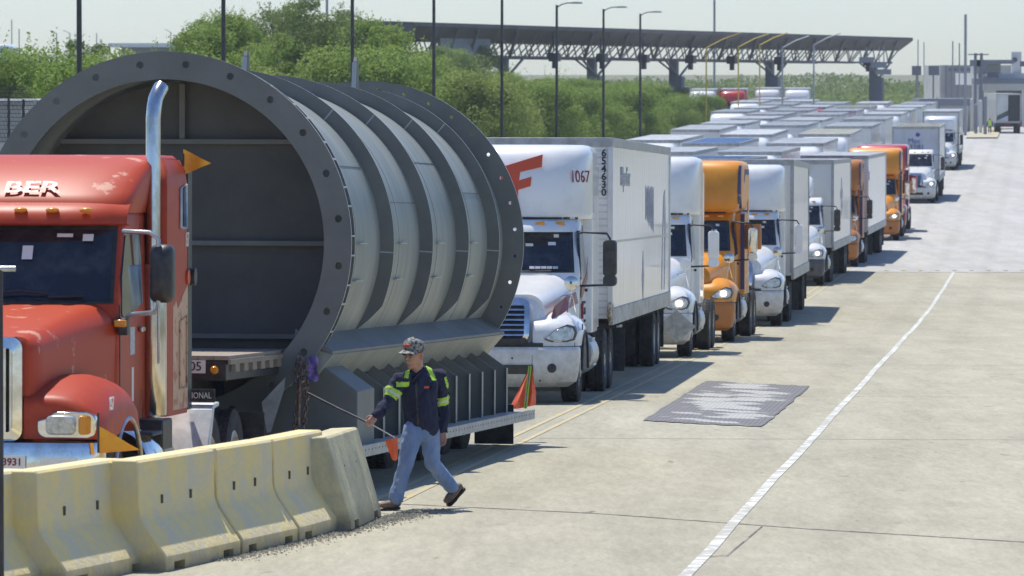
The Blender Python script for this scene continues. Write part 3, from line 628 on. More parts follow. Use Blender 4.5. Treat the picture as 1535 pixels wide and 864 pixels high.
# repaired patch
def patch_mat():
    m = mat('dark_patch', (.11, .11, .115), .85, bump=.6, bscale=30); t = m.node_tree; n = t.nodes; b = n['Principled BSDF']
    tc = [q for q in n if q.type == 'TEX_COORD'][0]
    def N_(scale, st, det=5):
        mp = n.new('ShaderNodeMapping'); mp.inputs['Scale'].default_value = st; t.links.new(tc.outputs['UV'], mp.inputs[0]); q = n.new('ShaderNodeTexNoise'); q.inputs['Scale'].default_value = scale; q.inputs['Detail'].default_value = det; t.links.new(mp.outputs[0], q.inputs[0]); return q.outputs[0]
    sp = n.new('ShaderNodeSeparateXYZ'); t.links.new(tc.outputs['UV'], sp.inputs[0])
    def mth(op, a, bb=None):
        q = n.new('ShaderNodeMath'); q.operation = op
        for i, v in enumerate((a, bb)):
            if v is None: continue
            if isinstance(v, (int, float)): q.inputs[i].default_value = v
            else: t.links.new(v, q.inputs[i])
        return q.outputs[0]
    n1 = N_(1.0, (1.6, 15, 1), 7); n2 = N_(1.0, (3, 3, 1), 3)
    du = mth('ABSOLUTE', mth('SUBTRACT', sp.outputs[0], .52)); dv = mth('ABSOLUTE', mth('SUBTRACT', sp.outputs[1], .45))
    core = mth('SUBTRACT', .44, mth('ADD', mth('MULTIPLY', mth('MULTIPLY', du, du), 2.4), mth('MULTIPLY', mth('MULTIPLY', dv, dv), .7)))
    val = mth('ADD', mth('MULTIPLY', mth('SUBTRACT', n1, .5), 3.2), core)
    rp = n.new('ShaderNodeValToRGB'); rp.color_ramp.elements[0].position = .22; rp.color_ramp.elements[1].position = .34; rp.color_ramp.elements[0].color = (.105, .105, .115, 1); rp.color_ramp.elements[1].color = (.44, .44, .41, 1); t.links.new(val, rp.inputs[0])
    gx = mth('LESS_THAN', mth('FRACT', mth('MULTIPLY', sp.outputs[0], 26)), .3); gyv = mth('LESS_THAN', mth('FRACT', mth('MULTIPLY', sp.outputs[1], 34)), .35)
    gr = mth('MULTIPLY', mth('MAXIMUM', gx, gyv), .6)
    mx = n.new('ShaderNodeMix'); mx.data_type = 'RGBA'; t.links.new(rp.outputs[0], mx.inputs['A']); mx.inputs['B'].default_value = (.24, .235, .22, 1); t.links.new(gr, mx.inputs['Factor']); t.links.new(mx.outputs['Result'], b.inputs['Base Color'])
    return m
c4 = [(1.84, 72.8), (3.42, 70.7), (4.94, 86.1), (3.30, 88.6)]
NX, NY = 20, 24; P = []; F = []; UV = []
for j in range(NY+1):
    for i in range(NX+1):
        u, v = i/NX, j/NY; x = (1-v)*((1-u)*c4[0][0]+u*c4[1][0]) + v*((1-u)*c4[3][0]+u*c4[2][0]); y = (1-v)*((1-u)*c4[0][1]+u*c4[1][1]) + v*((1-u)*c4[3][1]+u*c4[2][1])
        if i in (0, NX): x += random.uniform(-.022, .022)
        if j in (0, NY): y += random.uniform(-.16, .16)
        P.append((x, y, zprof(y)+.042)); UV.append((u, v))
F = [(j*(NX+1)+i, j*(NX+1)+i+1, (j+1)*(NX+1)+i+1, (j+1)*(NX+1)+i) for j in range(NY) for i in range(NX)]
me = bpy.data.meshes.new('road_patch'); me.from_pydata(P, [], F); me.materials.append(patch_mat()); ul = me.uv_layers.new(name='UVMap')
for l in me.loops: ul.data[l.index].uv = UV[l.vertex_index]
o = bpy.data.objects.new('road_patch', me); COL.objects.link(o); o['kind'] = 'structure'

# ------------------------------------------------------------ red truck
red = empty('semi_truck', (0, 0, 0)); place(red, -4.88, 45.7, .12, -.03)
tag(red, 'faded red semi truck with peeling paint and tall exhaust stack hauling the steel ring', 'semi truck')
def red_truck(root):
    mb = MB()
    T = [(.42, 1.2, .10, .22, 4), (.55, 1.24, .03, .22, 4), (.96, 1.24, .0, .22, 4), (1.0, 1.23, .03, .22, 4)]
    plan_loft(mb, T, [.42, .5, .55, .68, .82, .98, 1.03], .45); bu = mb.build('bumper', 'chrome', root, 40)
    front_text(bu, '3931', .09, .48, -.012, .86, 'plum', 'licence_plate_number', bold=.002)
    mb = MB(); mb.box((.48, -.008, .86), (.24, .006, .12)); mb.box((.90, .0, .84), (.34, .012, .12)); mb.build('licence_plate', 'inkwhite', bu, 0)
    # hood
    H = [(.20, .58, 1.05, 1.90, .10), (.24, .62, 1.05, 1.96, .14), (.5, .66, 1.0, 1.99, .18), (1.1, .73, 1.0, 2.06, .2), (1.8, .83, 1.0, 2.15, .24), (2.45, .93, 1.0, 2.22, .26)]
    secs = [[(a, y, b) for a, b in rrect(-hw, hw, zb, zt, r, 6)] for y, hw, zb, zt, r in H]
    mb = MB(); mb.loft(secs); mb.build('hood', 'redpeel', root, 45)
    for s in (-1, 1):
        mb = MB()
        ys = [(.14, 1.36, .55, 1.12), (.17, 1.42, .55, 1.20), (.24, 1.45, .55, 1.235), (.45, 1.50, .55, 1.26), (.7, 1.56, .55, 1.265), (1.0, 1.60, .55, 1.27), (1.3, 1.60, .55, 1.27), (1.6, 1.57, .55, 1.27), (1.82, 1.50, .55, 1.26), (1.98, 1.36, .55, 1.24), (2.08, 1.2, .55, 1.22)]
        fender_loft(mb, .55, 1.2, ys, 1.3, 1.32, .52, .66, 1.06); mb.v = [(s*x, y, z) for x, y, z in mb.v]
        fd = mb.build('fender', 'red', root, 50)
        mb = MB(); mb.tube([(s*1.26, 1.32 - .66*math.cos(R(a)), .54 + .66*math.sin(R(a))) for a in range(28, 168, 12)], .024, 6); mb.build('arch_lip', 'alu', fd, 60)
        mb = MB(); P_ = rrect(.68, 1.2, 1.07, 1.30, .08, 4); P_ = [(x - (.10 if (z > 1.22 and x < .95) else 0) * -1, z) for x, z in P_]
        mb.loft([[(s*x, .135 + .25*max(0, (x-1.02))**1.2 + d, z) for x, z in P_] for d in (-.025, .15)]); hb = mb.build('headlight_bezel', 'chrome', root, 30, bevel=.01)
        mb = MB(); mb.loft([[(s*x, .10 + d, z) for x, z in rrect(.76, 1.03, 1.10, 1.27, .05)] for d in (-.03, .06)]); mb.build('headlight', 'lens', hb, 30, bevel=.02)
        mb = MB(); mb.loft([[(s*x, .115 + .5*max(0, x-1.06) + d, z) for x, z in rrect(1.05, 1.18, 1.10, 1.27, .03)] for d in (-.03, .06)]); mb.build('turn_signal', 'amber', hb, 30, bevel=.02)
        text('157', .17, 'lettering', 'inkwhite', fd, (s*1.285, .42 if s > 0 else .42, 1.36), (R(90), 0, R(90)*s + R(0)), sx=.8)
    # grille
    mb = MB(); O = rrect(-.545, .545, 1.04, 1.96, .10, 5); I = rrect(-.46, .46, 1.12, 1.86, .05, 5)
    mb.loft([[(x, .22, z) for x, z in O], [(x, .10, z) for x, z in O], [(x, .085, z) for x, z in I], [(x, .18, z) for x, z in I]], cap=False); g = mb.build('grille', 'chrome', root, 35)
    mb = MB(); mb.box((0, .19, 1.49), (1.02, .02, .76)); mb.build('grille_mesh', 'black', g, 0)
    mb = MB()
    for i in range(17): mb.box((-.44+.055*i, .135, 1.49), (.022, .05, .74))
    mb.build('grille_bars', 'chrome', g, 0)
    # cab
    C = [(1.0, .95, 2.30, .16, 4), (2.12, .95, 2.35, .16, 4), (2.20, .95, 2.38, .17, 4), (2.90, .92, 2.72, .2, 3.6), (3.02, .92, 2.76, .22, 3.6), (3.1, .88, 2.95, .25, 3)]
    mb = MB(); plan_loft(mb, C, [1.0, 1.6, 2.15, 2.25, 2.5, 2.9, 3.02, 3.1], 3.86); cab = mb.build('cab', 'red', root, 45)
    mb = MB(); front_patch(mb, C, 2.21, 2.93, .90, .87, eps=.008, nx=18, nz=5); mb.build('windscreen_seal', 'black', cab, 60)
    mb = MB(); front_patch(mb, C, 2.245, 2.89, .865, .835, eps=.02, nx=18, nz=5); ws = mb.build('windscreen', 'glass', root, 60)
    mb = MB(); mb.tube([(-.5, 2.42-.07, 2.27), (.02, 2.42-.07, 2.33), (.30, 2.42-.05, 2.30)], .012); mb.tube([(.3, 2.36, 2.27), (.62, 2.38, 2.28)], .012); mb.build('wiper', 'black', ws, 60)
    mb = MB()
    for x, z, a, b in ((.40, 2.84, .15, .035), (.62, 2.82, .10, .07), (-.12+.18, 2.68, .10, .14)): mb.box((x, 2.72 - .042 - (2.90-z)*.49 + .0, z), (a, .004, b), rot=(R(-26), 0, 0)); mb.build('windscreen_sticker', 'inkwhite', ws, 0); mb = MB()
    for s in (-1, 1):
        mb = MB(); side_patch(mb, C, [(2.55, 2.12), (2.60, 2.45), (2.86, 2.85), (3.5, 2.88), (3.56, 2.82), (3.56, 2.2), (2.66, 2.05)], s, .010); mb.build('side_window', 'glass', cab, 30)
        mb = MB(); side_patch(mb, C, [(3.62, 1.05), (3.62, 2.95), (3.6, 2.95), (3.6, 1.05)], s, .005); mb.build('door_seam', 'black', cab, 0); mb = MB(); side_patch(mb, C, [(2.5, 1.05), (2.5, 2.2), (2.48, 2.2), (2.48, 1.05)], s, .005); mb.build('door_seam', 'black', cab, 0)
        mb = MB(); mb.box((s*.975, 3.45, 1.95), (.04, .15, .05)); mb.build('door_handle', 'chrome', cab, 20, bevel=.01)
        mb = MB(); side_patch(mb, C, [(2.98, 1.72), (2.98, 1.98), (3.2, 1.98), (3.2, 1.72)], s, .004); mb.build('door_sticker', 'ghost', cab, 0)
        mb = MB(); side_patch(mb, C, [(3.06, 1.28), (3.06, 1.60), (3.15, 1.60), (3.15, 1.28)], s, .004); mb.build('inspection_sticker', 'inkwhite', cab, 0)
    # visor and markers
    mb = MB(); mb.loft([[(x, 2.62 + .32*(abs(x)/.95)**4 + dy, zz) for x in [-.95+1.9*i/16 for i in range(17)]] for zz, dy in ((2.93, .06), (2.95, -.12), (3.03, -.10), (3.12, .02), (3.16, .22))], closed=False, cap=False); mb.build('sun_visor', 'redpeel', cab, 60)
    mb = MB()
    for x in (-.62, -.3, .0, .3, .62): mb = MB(); mb.sphere((x, 2.545, 3.075), (.13, .12, .055)); mb.build('marker_light', 'amber', cab, 60)
    # roof fairing over cab into the sleeper
    F = [(3.05, .93, 2.72, .35, 3), (3.16, .96, 2.76, .4, 2.8), (3.32, .98, 3.0, .45, 2.6), (3.48, 1.0, 3.35, .5, 2.6), (3.57, 1.02, 3.7, .5, 2.6), (3.60, .98, 4.0, .5, 2.6)]
    mb = MB(); plan_loft(mb, F, [3.05, 3.1, 3.16, 3.24, 3.32, 3.40, 3.48, 3.53, 3.57, 3.60], 5.0); ff = mb.build('roof_fairing', 'redpeel', root, 60)
    front_text(ff, 'BER', .27, .03, 2.905, 3.285, 'peelwhite', 'lettering', tilt=57, bold=.006, sx=1.2); ff.children[0].scale = (1.2, 1, .3)
    S = [(1.05, 1.12, 3.95, .06, 8), (3.30, 1.12, 3.95, .06, 8), (3.45, 1.10, 4.0, .1, 6), (3.56, 1.04, 4.1, .12, 5)]
    mb = MB(); plan_loft(mb, S, [1.1, 2.0, 3.0, 3.3, 3.45, 3.52, 3.56], 5.05); sl = mb.build('sleeper', 'red', root, 40)
    for s in (-1, 1):
        mb = MB(); side_patch(mb, S, [(4.62, 2.92), (4.62, 3.26), (4.86, 3.30), (4.86, 2.92)], s, .012); wn = mb.build('sleeper_window', 'glass', sl, 20)
        mb = MB(); mb.tube([(s*1.13, y, z) for y, z in ((4.60, 2.9), (4.60, 3.28), (4.88, 3.32), (4.88, 2.9), (4.60, 2.9))], .018, 6); mb.build('window_frame', 'alu', wn, 60)
        mb = MB(); side_patch(mb, S, [(4.25, 1.15), (4.25, 2.15), (4.4, 2.2), (4.5, 2.12), (4.7, 2.22), (5.02, 2.35), (5.02, 1.15)], s, .004); mb.build('peeled_panel', 'redpeel2', sl, 0)
        mb = MB(); mb.tube([(s*1.135, y, z) for y, z in ((4.55, 1.35), (4.55, 2.0), (4.92, 2.05), (4.92, 1.35), (4.55, 1.35))], .008, 6); mb.build('luggage_door', 'redpeel2', sl, 60)
        text('157', .2, 'lettering', 'inkwhite', sl, (s*1.128, 4.96, 2.78), (R(90), 0, R(90)*s), sx=.6)
        mb = MB(); mb.lathe([(.001, -.03), (.07, -.02), (.075, 0), (.001, 0)], (s*1.14, 5.0, 2.42), 'X', 14); mb.build('side_marker', 'logo_red', sl, 40)
        mb = MB(); mb.box((s*1.10, 5.15, 2.3), (.04, .22, 2.35)); mb.lathe([(.001, 0), (.085, 0), (.085, .05), (.001, .05)], (s*1.12, 5.2, 2.42), 'X', 16); mb.build('side_extender', 'black', root, 20)
        # exhaust
        mb = MB(); x = s*1.0; y = 3.86 if s > 0 else 4.0
        mb.tube([(x, y, 1.05), (x, y, 2.55)], .076, 20); mb.tube([(x, y, 2.5), (x, y, 3.95), (x+.005, y+.02, 4.05), (x+.012, y+.05, 4.13), (x+.03, y+.11, 4.20), (x+.045, y+.17, 4.25)], .071, 20); ex = mb.build('exhaust_stack', 'steelpipe', root, 50)
        mb = MB(); mb.lathe([(.128, .0), (.133, .01), (.133, 1.42), (.128, 1.44), (.1, 1.44), (.1, 0), (.128, 0)], (x, y, 1.12), 'Z', 28); mb.build('heat_shield', 'steelpipe', ex, 40)
        # mirror
        mb = MB(); ax = s*.96; mb.tube([(ax, 2.62, 2.86), (ax+s*.02, 2.5, 2.88), (ax+s*.28, 2.44, 2.87), (ax+s*.36, 2.44, 2.81), (ax+s*.36, 2.44, 2.19), (ax+s*.33, 2.44, 2.13), (ax+s*.1, 2.46, 2.11), (ax+s*.02, 2.5, 2.05), (ax, 2.55, 1.95)], .022, 10); mb.tube([(ax+s*.37, 2.40, 2.2), (ax+s*.37, 2.42, 1.66)], .013, 8); a = mb.build('mirror_arm', 'alu', root, 60)
        mb = MB(); mb.loft([[(ax + s*.385 + p_, 2.50 + d, q) for p_, q in rrect(-wd, wd, 2.22+g_, 2.76-g_, .07)] for d, wd, g_ in ((-.12, .05, .08), (-.08, .095, .02), (-.03, .11, 0), (.06, .115, 0), (.07, .11, .01))]); mb.build('mirror', 'black', a, 50)
        mb = MB(); mb.box((ax+s*.04, 2.42, 2.0), (.09, .12, .16)); mb.build('mirror_bracket', 'black', a, 20, bevel=.01)
        mb = MB(); mb.box((ax+s*.02, 2.36, 2.03), (.12, .06, .07)); mb.build('side_marker', 'amber', a, 20, bevel=.015)
        mb = MB(); mb.lathe([(.001, 0), (.33, 0), (.35, .03), (.35, 1.3), (.33, 1.33), (.001, 1.33)], (s*.92, 2.3, .72), 'Y', 26); tk = mb.build('fuel_tank', 'chrome', root, 40)
        mb = MB(); mb.box((s*1.1, 2.7, 1.0), (.34, .5, .04)); mb.box((s*1.1, 3.3, .95), (.30, .5, .32)); mb.build('battery_box', 'black', tk, 10, bevel=.02)
        # quarter fender over the first drive wheel
        mb = MB(); mb.prism([(5.0, .60), (5.0, .66), (5.30, 1.12), (5.40, 1.17), (5.68, 1.18), (5.68, 1.14), (5.42, 1.12), (5.12, .60)], s*.76, s*1.32, axis='X'); qf = mb.build('quarter_fender', 'silver', root, 20, bevel=.01)
        mb = MB(); mb.box((s*1.04, 5.38, 1.25), (.58, .03, .13)); mb.build('fender_plate', 'chassis', qf, 0)
        text('INTERNATIONAL', .085, 'lettering', 'inkwhite', qf, (s*1.04, 5.36, 1.25), (R(90), 0, 0), sx=.78)
    chassis_and_wheels(root, (5.95, 7.28), 5.0, 1.32, .52, 'rimwhite')
    for s in (-1, 1):
        mb = MB(); mb.tube([(s*1.08, 5.0, 3.5), (s*1.08, 5.0, 3.62)], .012); o = mb.build('flag_staff', 'black', root, 60)
        mb = MB(); n = 8; rows = []
        for i in range(n+1):
            t = i/n; hh = .19*(1-t)+.004; yy = 5.0+.02*math.sin(t*7); rows += [(s*1.08+.27*t, yy, 3.46+.10-.03*t+hh*.55), (s*1.08+.27*t, yy+.012, 3.46+.10-.03*t-hh*.75)]
        mb.add(rows, [(2*i, 2*i+1, 2*i+3, 2*i+2) for i in range(n)]); mb.build('pennant_flag', 'flagy', o, 60)
        mb = MB(); mb.tube([(s*1.25, .0, .95), (s*1.25, .0, 1.30)], .01); o = mb.build('flag_staff', 'black', root, 60)
        mb = MB(); rows = []
        for i in range(n+1):
            t = i/n; hh = .24*(1-t)+.004; yy = .0+.025*math.sin(t*6); rows += [(s*1.25+.37*t, yy, 1.04-.06*t+.0+hh*.6), (s*1.25+.37*t, yy+.012, 1.04-.06*t-hh*.4)]
        mb.add(rows, [(2*i, 2*i+1, 2*i+3, 2*i+2) for i in range(n)]); mb.build('pennant_flag', 'flagy', o, 60)
red_truck(red)
# its flatbed: gooseneck deck in front of the ring, low side ledges under the load, rear axles
def hauling_trailer():
    t = MB(); z = 1.47
    t.box((0, 54.0, z-.13), (2.5, 3.2, .2)); tr = t.build('trailer', 'black', None, 20, bevel=.01)
    mb = MB()
    for i in range(16): mb.box((-1.2 + .16*i, 54.0, z-.0), (.15, 3.2, .045))
    mb.build('deck_planks', 'wood', tr, 10, bevel=.004)
    mb = MB()
    for i in range(7): mb.box((1.27, 52.75 + .42*i, z-.10), (.05, .2, .09))
    mb.box((1.285, 54.0, z-.04), (.03, 3.2, .05)); mb.build('stake_pockets', 'wood', tr, 0)
    mb = MB(); mb.box((.92, 52.385, z-.09), (.24, .012, .13)); pl = mb.build('number_board', 'inkwhite', tr, 0)
    text('05', .13, 'lettering', 'ink', pl, (.94, 52.375, z-.09), (R(90), 0, 0))
    mb = MB(); mb.lathe([(.001, -.03), (.03, -.03), (.045, -.01), (.045, 0)], (1.13, 52.39, z-.12), 'Y', 16); mb.build('amber_marker', 'amber', tr, 40)
    # side ledges
    mb = MB()
    for s in (-1, 1):
        mb.box((s*2.05, 60.6, .47), (.30, 11.8, .02)); mb.box((s*2.2, 60.6, .44), (.02, 11.8, .12)); mb.box((s*2.16, 60.6, .385), (.08, 11.8, .012))
    for i in range(13): mb.box((0, 55.2+.9*i, .42), (4.2, .1, .06))
    mb.build('side_ledge', 'alup', tr, 10)
    mb = MB()
    for s in (-1, 1):
        for i in range(60): mb.box((s*2.2115, 54.9+.195*i, .45), (.004, .02, .02))
    mb.build('ledge_holes', 'black', tr, 0)
    mb = MB(); mb.box((0, 60.5, .62), (1.2, 11.5, .3)); mb.box((0, 53.8, 1.1), (1.0, 3.2, .5))
    for s in (-1, 1): mb.box((s*1.2, 56.2, .30), (.1, .5, .25)); mb.box((s*1.75, 66.1, .42-.1), (.5, .02, .5))
    mb.build('trailer_frame', 'chassis', tr, 10)
    return tr
tr = hauling_trailer()
# trailer built in a frame whose y = distance; bring into the truck's own frame
HEAD2 = .16
def load_matrix(z_off=0.0, pitch=-.031):
    """frame of the load: local (x, y=distance-55) -> world"""
    return Matrix.Translation((-3.71, 55.0, zprof(55) + z_off)) @ Euler((math.atan(pitch), 0, -math.atan(HEAD2))).to_matrix().to_4x4() @ Matrix.Translation((0, -55.0, 0))
bpy.context.view_layer.update()
tr.parent = red; tr.matrix_parent_inverse = red.matrix_world.inverted(); tr.matrix_basis = load_matrix(.06)
for i, yy in enumerate((60.4, 62.3, 63.8, 65.2)):
    for s in (-1, 1):
        wh = wheel(red, 0, 0, .48, .26, s, 'trailer_wheel', z=0, dual=True, rimm='alup')
        wh.matrix_parent_inverse = red.matrix_world.inverted(); X = 1.42 if yy > 62 else 1.35
        wh.matrix_basis = load_matrix(.49, -.0245) @ Matrix.Translation((s*X, yy, 0))
_inv = load_matrix(.06).inverted(); _q = [(428, 566), (392, 604), (400, 650), (406, 648), (426, 584)]
mb = MB(); mb.loft([[_inv @ Vector((XP(px, Yq_), Yq_, ZP(py, Yq_))) for px, py in _q] for Yq_ in (54.6, 54.63)])
o = mb.build('splash_plate', 'alup', tr, 0)

# ------------------------------------------------------------ the steel ring section (load)
ld = empty('steel_tunnel_section', (0, 0, 0)); ld.matrix_world = load_matrix(.0) @ Matrix.Translation((0, 55.0, 0))
tag(ld, 'giant grey steel ring section with bolted flanges and curved ribs lying on the long trailer', 'steel structure')
ZC = 2.68; RO = 2.03; RI = 1.735; RS = 1.79; LEN = 11.5
def ring_pts(r, y, a0, a1, n): return [(r*math.sin(a0+(a1-a0)*i/n), y, ZC + r*math.cos(a0+(a1-a0)*i/n)) for i in range(n+1)]
def flange(name, y, th, ro, ri, holes=0, r_h=1.905, hr=.04, ph=R(7), m='steel', ang=2*PI, dk=R(15.0)):
    """annular plate with real bolt holes"""
    bm = bmesh.new(); N = 144
    if holes:
        # build the face by sectors so each hole is cut
        mbx = MB(); sec = 2*PI/holes
        for k in range(holes):
            ac = ph + k*sec; K = 6
            outer = [(ro, ac - sec/2 + sec*i/K) for i in range(K+1)]; inner = [(ri, ac + sec/2 - sec*i/K) for i in range(K+1)]
            sides_r = [(ri + (ro-ri)*i/4, ac + sec/2) for i in (3, 2, 1)]; sides_l = [(ri + (ro-ri)*i/4, ac - sec/2) for i in (1, 2, 3)]
            loop = outer + sides_r + inner + sides_l
            pts = [(r*math.sin(a), r*math.cos(a)) for r, a in loop]; cx, cz = r_h*math.sin(ac), r_h*math.cos(ac)
            ang_ = [math.atan2(p[0]-cx, p[1]-cz) for p in pts]; hp = [(cx + hr*math.sin(a), cz + hr*math.cos(a)) for a in ang_]
            n_ = len(pts)
            for yy in (y, y+th): mbx.add([(p[0], yy, ZC+p[1]) for p in pts] + [(p[0], yy, ZC+p[1]) for p in hp], [(i, (i+1) % n_, n_+(i+1) % n_, n_+i) for i in range(n_)])
            mbx.add([(p[0], y, ZC+p[1]) for p in hp] + [(p[0], y+th, ZC+p[1]) for p in hp], [(i, (i+1) % n_, n_+(i+1) % n_, n_+i) for i in range(n_)])
    else:
        mbx = MB()
        for yy in (y, y+th):
            A = ring_pts(ro, yy, 0, 2*PI, N)[:-1]; B = ring_pts(ri, yy, 0, 2*PI, N)[:-1]; mbx.add(A+B, [(i, (i+1) % N, N+(i+1) % N, N+i) for i in range(N)])
    for r in (ro, ri):
        A = ring_pts(r, y, 0, 2*PI, N)[:-1]; B = ring_pts(r, y+th, 0, 2*PI, N)[:-1]; mbx.add(A+B, [(i, (i+1) % N, N+(i+1) % N, N+i) for i in range(N)], 1 if r == ro else 0)
    return mbx.build(name, [m, 'edge'], ld, 0)
flange('front_flange', 0, .03, RO, RI, 24)
flange('second_flange', .30, .02, 2.01, RS-.01)
for k in range(48):
    mb = MB()
    a = R(3.5 + 7.5*k) + (R(1.6) if k % 2 else 0); e = Vector((math.sin(a), 0, math.cos(a))); tt = Vector((math.cos(a), 0, -math.sin(a)))
    P_ = []
    for r, y in ((RS, .03), (RO-.01, .03), (RO-.02, .30), (RS, .30)):
        for q in (-.009, .009): P_.append(e*r + tt*q + Vector((0, y, ZC)))
    mb.add(P_, [(0, 2, 4, 6), (1, 7, 5, 3), (0, 1, 3, 2), (2, 3, 5, 4), (4, 5, 7, 6)]); mb.build('flange_gusset', 'edge', ld, 0)
# shell
mb = MB(); mb.lathe([(RI, .03), (RS, .03), (RS, LEN-.03), (RI, LEN-.03)], (0, 0, ZC), 'Y', 160); mb.build('shell', 'steel_l', ld, 25)
mb = MB()
for y in (1.5, 4.1, 6.6, 9.0): mb.lathe([(RS-.002, 0), (RS+.004, .008), (RS-.002, .016)], (0, y, ZC), 'Y', 120)
for y0_, y1_, a in ((.32, 2.95, 62), (2.97, 5.45, 75), (5.47, 7.95, 58), (7.97, 10.2, 70)):
    e = Vector((math.sin(R(a)), 0, math.cos(R(a)))); mb.tube([e*RS+Vector((0, y0_, ZC)), e*RS+Vector((0, y1_, ZC))], .007, 6)
mb.build('weld_seams', 'steel', ld, 60)
# bulkhead
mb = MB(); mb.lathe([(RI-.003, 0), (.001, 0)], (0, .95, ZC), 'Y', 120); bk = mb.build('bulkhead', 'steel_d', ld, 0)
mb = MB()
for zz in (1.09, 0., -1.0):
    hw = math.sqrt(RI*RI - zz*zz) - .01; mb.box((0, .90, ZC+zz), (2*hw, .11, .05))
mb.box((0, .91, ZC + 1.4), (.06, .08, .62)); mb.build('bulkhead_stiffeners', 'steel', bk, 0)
A0, A1 = R(-122), R(122)
def rib(y, ro=1.945, th=.022, name='rib'):
    mbx = MB(); N = 110
    for yy in (y, y+th):
        A = ring_pts(ro, yy, A0, A1, N); B = ring_pts(RS-.01, yy, A0, A1, N)
        # taper the feet
        for i in range(N+1):
            e = min(i, N-i)
            if e < 5:
                t = e/5; A[i] = tuple(B[i][j] + (A[i][j]-B[i][j])*(.15+.85*t) for j in range(3))
        mbx.add(A+B, [(i, i+1, N+2+i, N+1+i) for i in range(N)])
    A = ring_pts(ro, y, A0, A1, N); B = ring_pts(ro, y+th, A0, A1, N)
    for i in range(N+1):
        e = min(i, N-i)
        if e < 5:
            C1 = ring_pts(RS-.01, y, A0, A1, N)[i]; t = .15+.85*e/5; A[i] = tuple(C1[j]+(A[i][j]-C1[j])*t for j in range(3)); B[i] = (A[i][0], y+th, A[i][2])
    mbx.add(A+B, [(i, i+1, N+2+i, N+1+i) for i in range(N)], 1)
    r_ = mbx.build(name, ['steel', 'edge'], ld, 25)
    # splice plates seams on the rib face
    sb = MB()
    for a in (-40, 40, -93, 93):
        e = Vector((math.sin(R(a)), 0, math.cos(R(a)))); tt = Vector((math.cos(R(a)), 0, -math.sin(R(a))))
        P_ = []
        for rr in (RS, ro-.004):
            for q in (-.008, .008): P_.append(e*rr + tt*q + Vector((0, y-.004, ZC)))
        sb.add(P_, [(0, 1, 3, 2)])
    sb.build('splice_seam', 'edge', r_, 0)
    return r_
for y in (2.95, 5.45, 7.95, 10.25): rib(y)
flange('rear_flange', LEN-.03, .03, RO+.03, RI, 36, r_h=1.95, hr=.024, ph=R(5))
# small tie lugs between ribs on the shell
for k, y in enumerate((1.75, 4.2, 6.7, 9.1)):
    for s in (-1, 1):
        for a in (90, 103):
            e = Vector((s*math.sin(R(a)), 0, math.cos(R(a)))); mb = MB(); c = e*(RS+.02) + Vector((0, y, ZC)); mb.box(c, (.05, .42, .012), rot=(0, 0, 0)); mb.build('tie_lug', 'edge', ld, 0)
# lifting lugs on top
for x, y in ((-.45, 6.3), (.35, 9.0), (.35, 2.2)):
    if (x, y) == (.35, 2.2): continue
    mb = MB(); zt = ZC + math.sqrt(RO*RO - x*x)
    mb.loft([[(x+q, y+a_, zt-.28+b_) for a_, b_ in ((-.13, 0), (.13, 0), (.07, .50), (.03, .56), (-.03, .56), (-.07, .50))] for q in (-.02, .02)]); mb.build('lifting_lug', ['steel'], ld, 20)
    mb = MB(); mb.box((x-.0, y-.14, zt-.02), (.05, .02, .46), rot=(R(-8), 0, 0)); mb.build('lug_edge', 'edge', ld, 0)
# longitudinal bracket and saddle on both sides
for s in (-1, 1):
    def X_(p): return [(s*a, b) for a, b in p]
    sec = [(1.42, 1.72-.0), (1.83, 1.535), (1.835, 1.51), (1.56, 1.27), (1.40, 1.27)]
    mb = MB(); mb.prism(X_([(1.42, 1.78), (1.82, 1.545), (1.82, 1.515), (1.40, 1.66)]), .06, LEN-.06); mb.build('bracket_shelf', 'steel', ld, 0)
    mb = MB(); mb.prism(X_([(1.40, 1.64), (1.825, 1.51), (1.60, 1.25), (1.40, 1.25)]), .08, LEN-.08); mb.build('bracket_web', 'steel_l', ld, 0)
    mb = MB(); mb.box((s*1.42, LEN/2+.5, .88), (.03, LEN-1.2, .84)); mb.build('saddle_web', 'steel', ld, 0)
    for y in [2.35+.945*i for i in range(10)]:
        mb = MB(); mb.prism(X_([(1.43, 1.42), (1.50, 1.42), (1.95, 1.10), (1.95, .49), (1.43, .49)]), y, y+.02); gs = mb.build('gusset_plate', 'steel', ld, 0)
        mb = MB(); mb.prism(X_([(1.951, 1.10), (1.951, .49), (1.955, .49), (1.955, 1.10)]), y-.06, y+.05); mb.build('gusset_flange', 'steel_l', gs, 0)
    mb = MB(); mb.prism(X_([(.6, 1.42), (1.62, 1.42), (2.05, 1.12), (2.05, .49), (.6, .49)]), .28, 1.25); mb.build('saddle_box', 'steel', ld, 10, bevel=.01)
mb = MB(); mb.box((0, .6, .75), (2.4, .4, .5)); mb.build('saddle_beam', 'steel_d', ld, 0)

def world_of(x, y, z): return load_matrix(0) @ Vector((x, y, z))

# ------------------------------------------------------------ right-hand row of trucks
def semi(label, X, Y, head=.104, group='trucks queuing on the bridge approach', name='semi_truck'):
    o = empty(name, (0, 0, 0)); place(o, X, Y, head, .03); tag(o, label, 'semi truck', group); return o
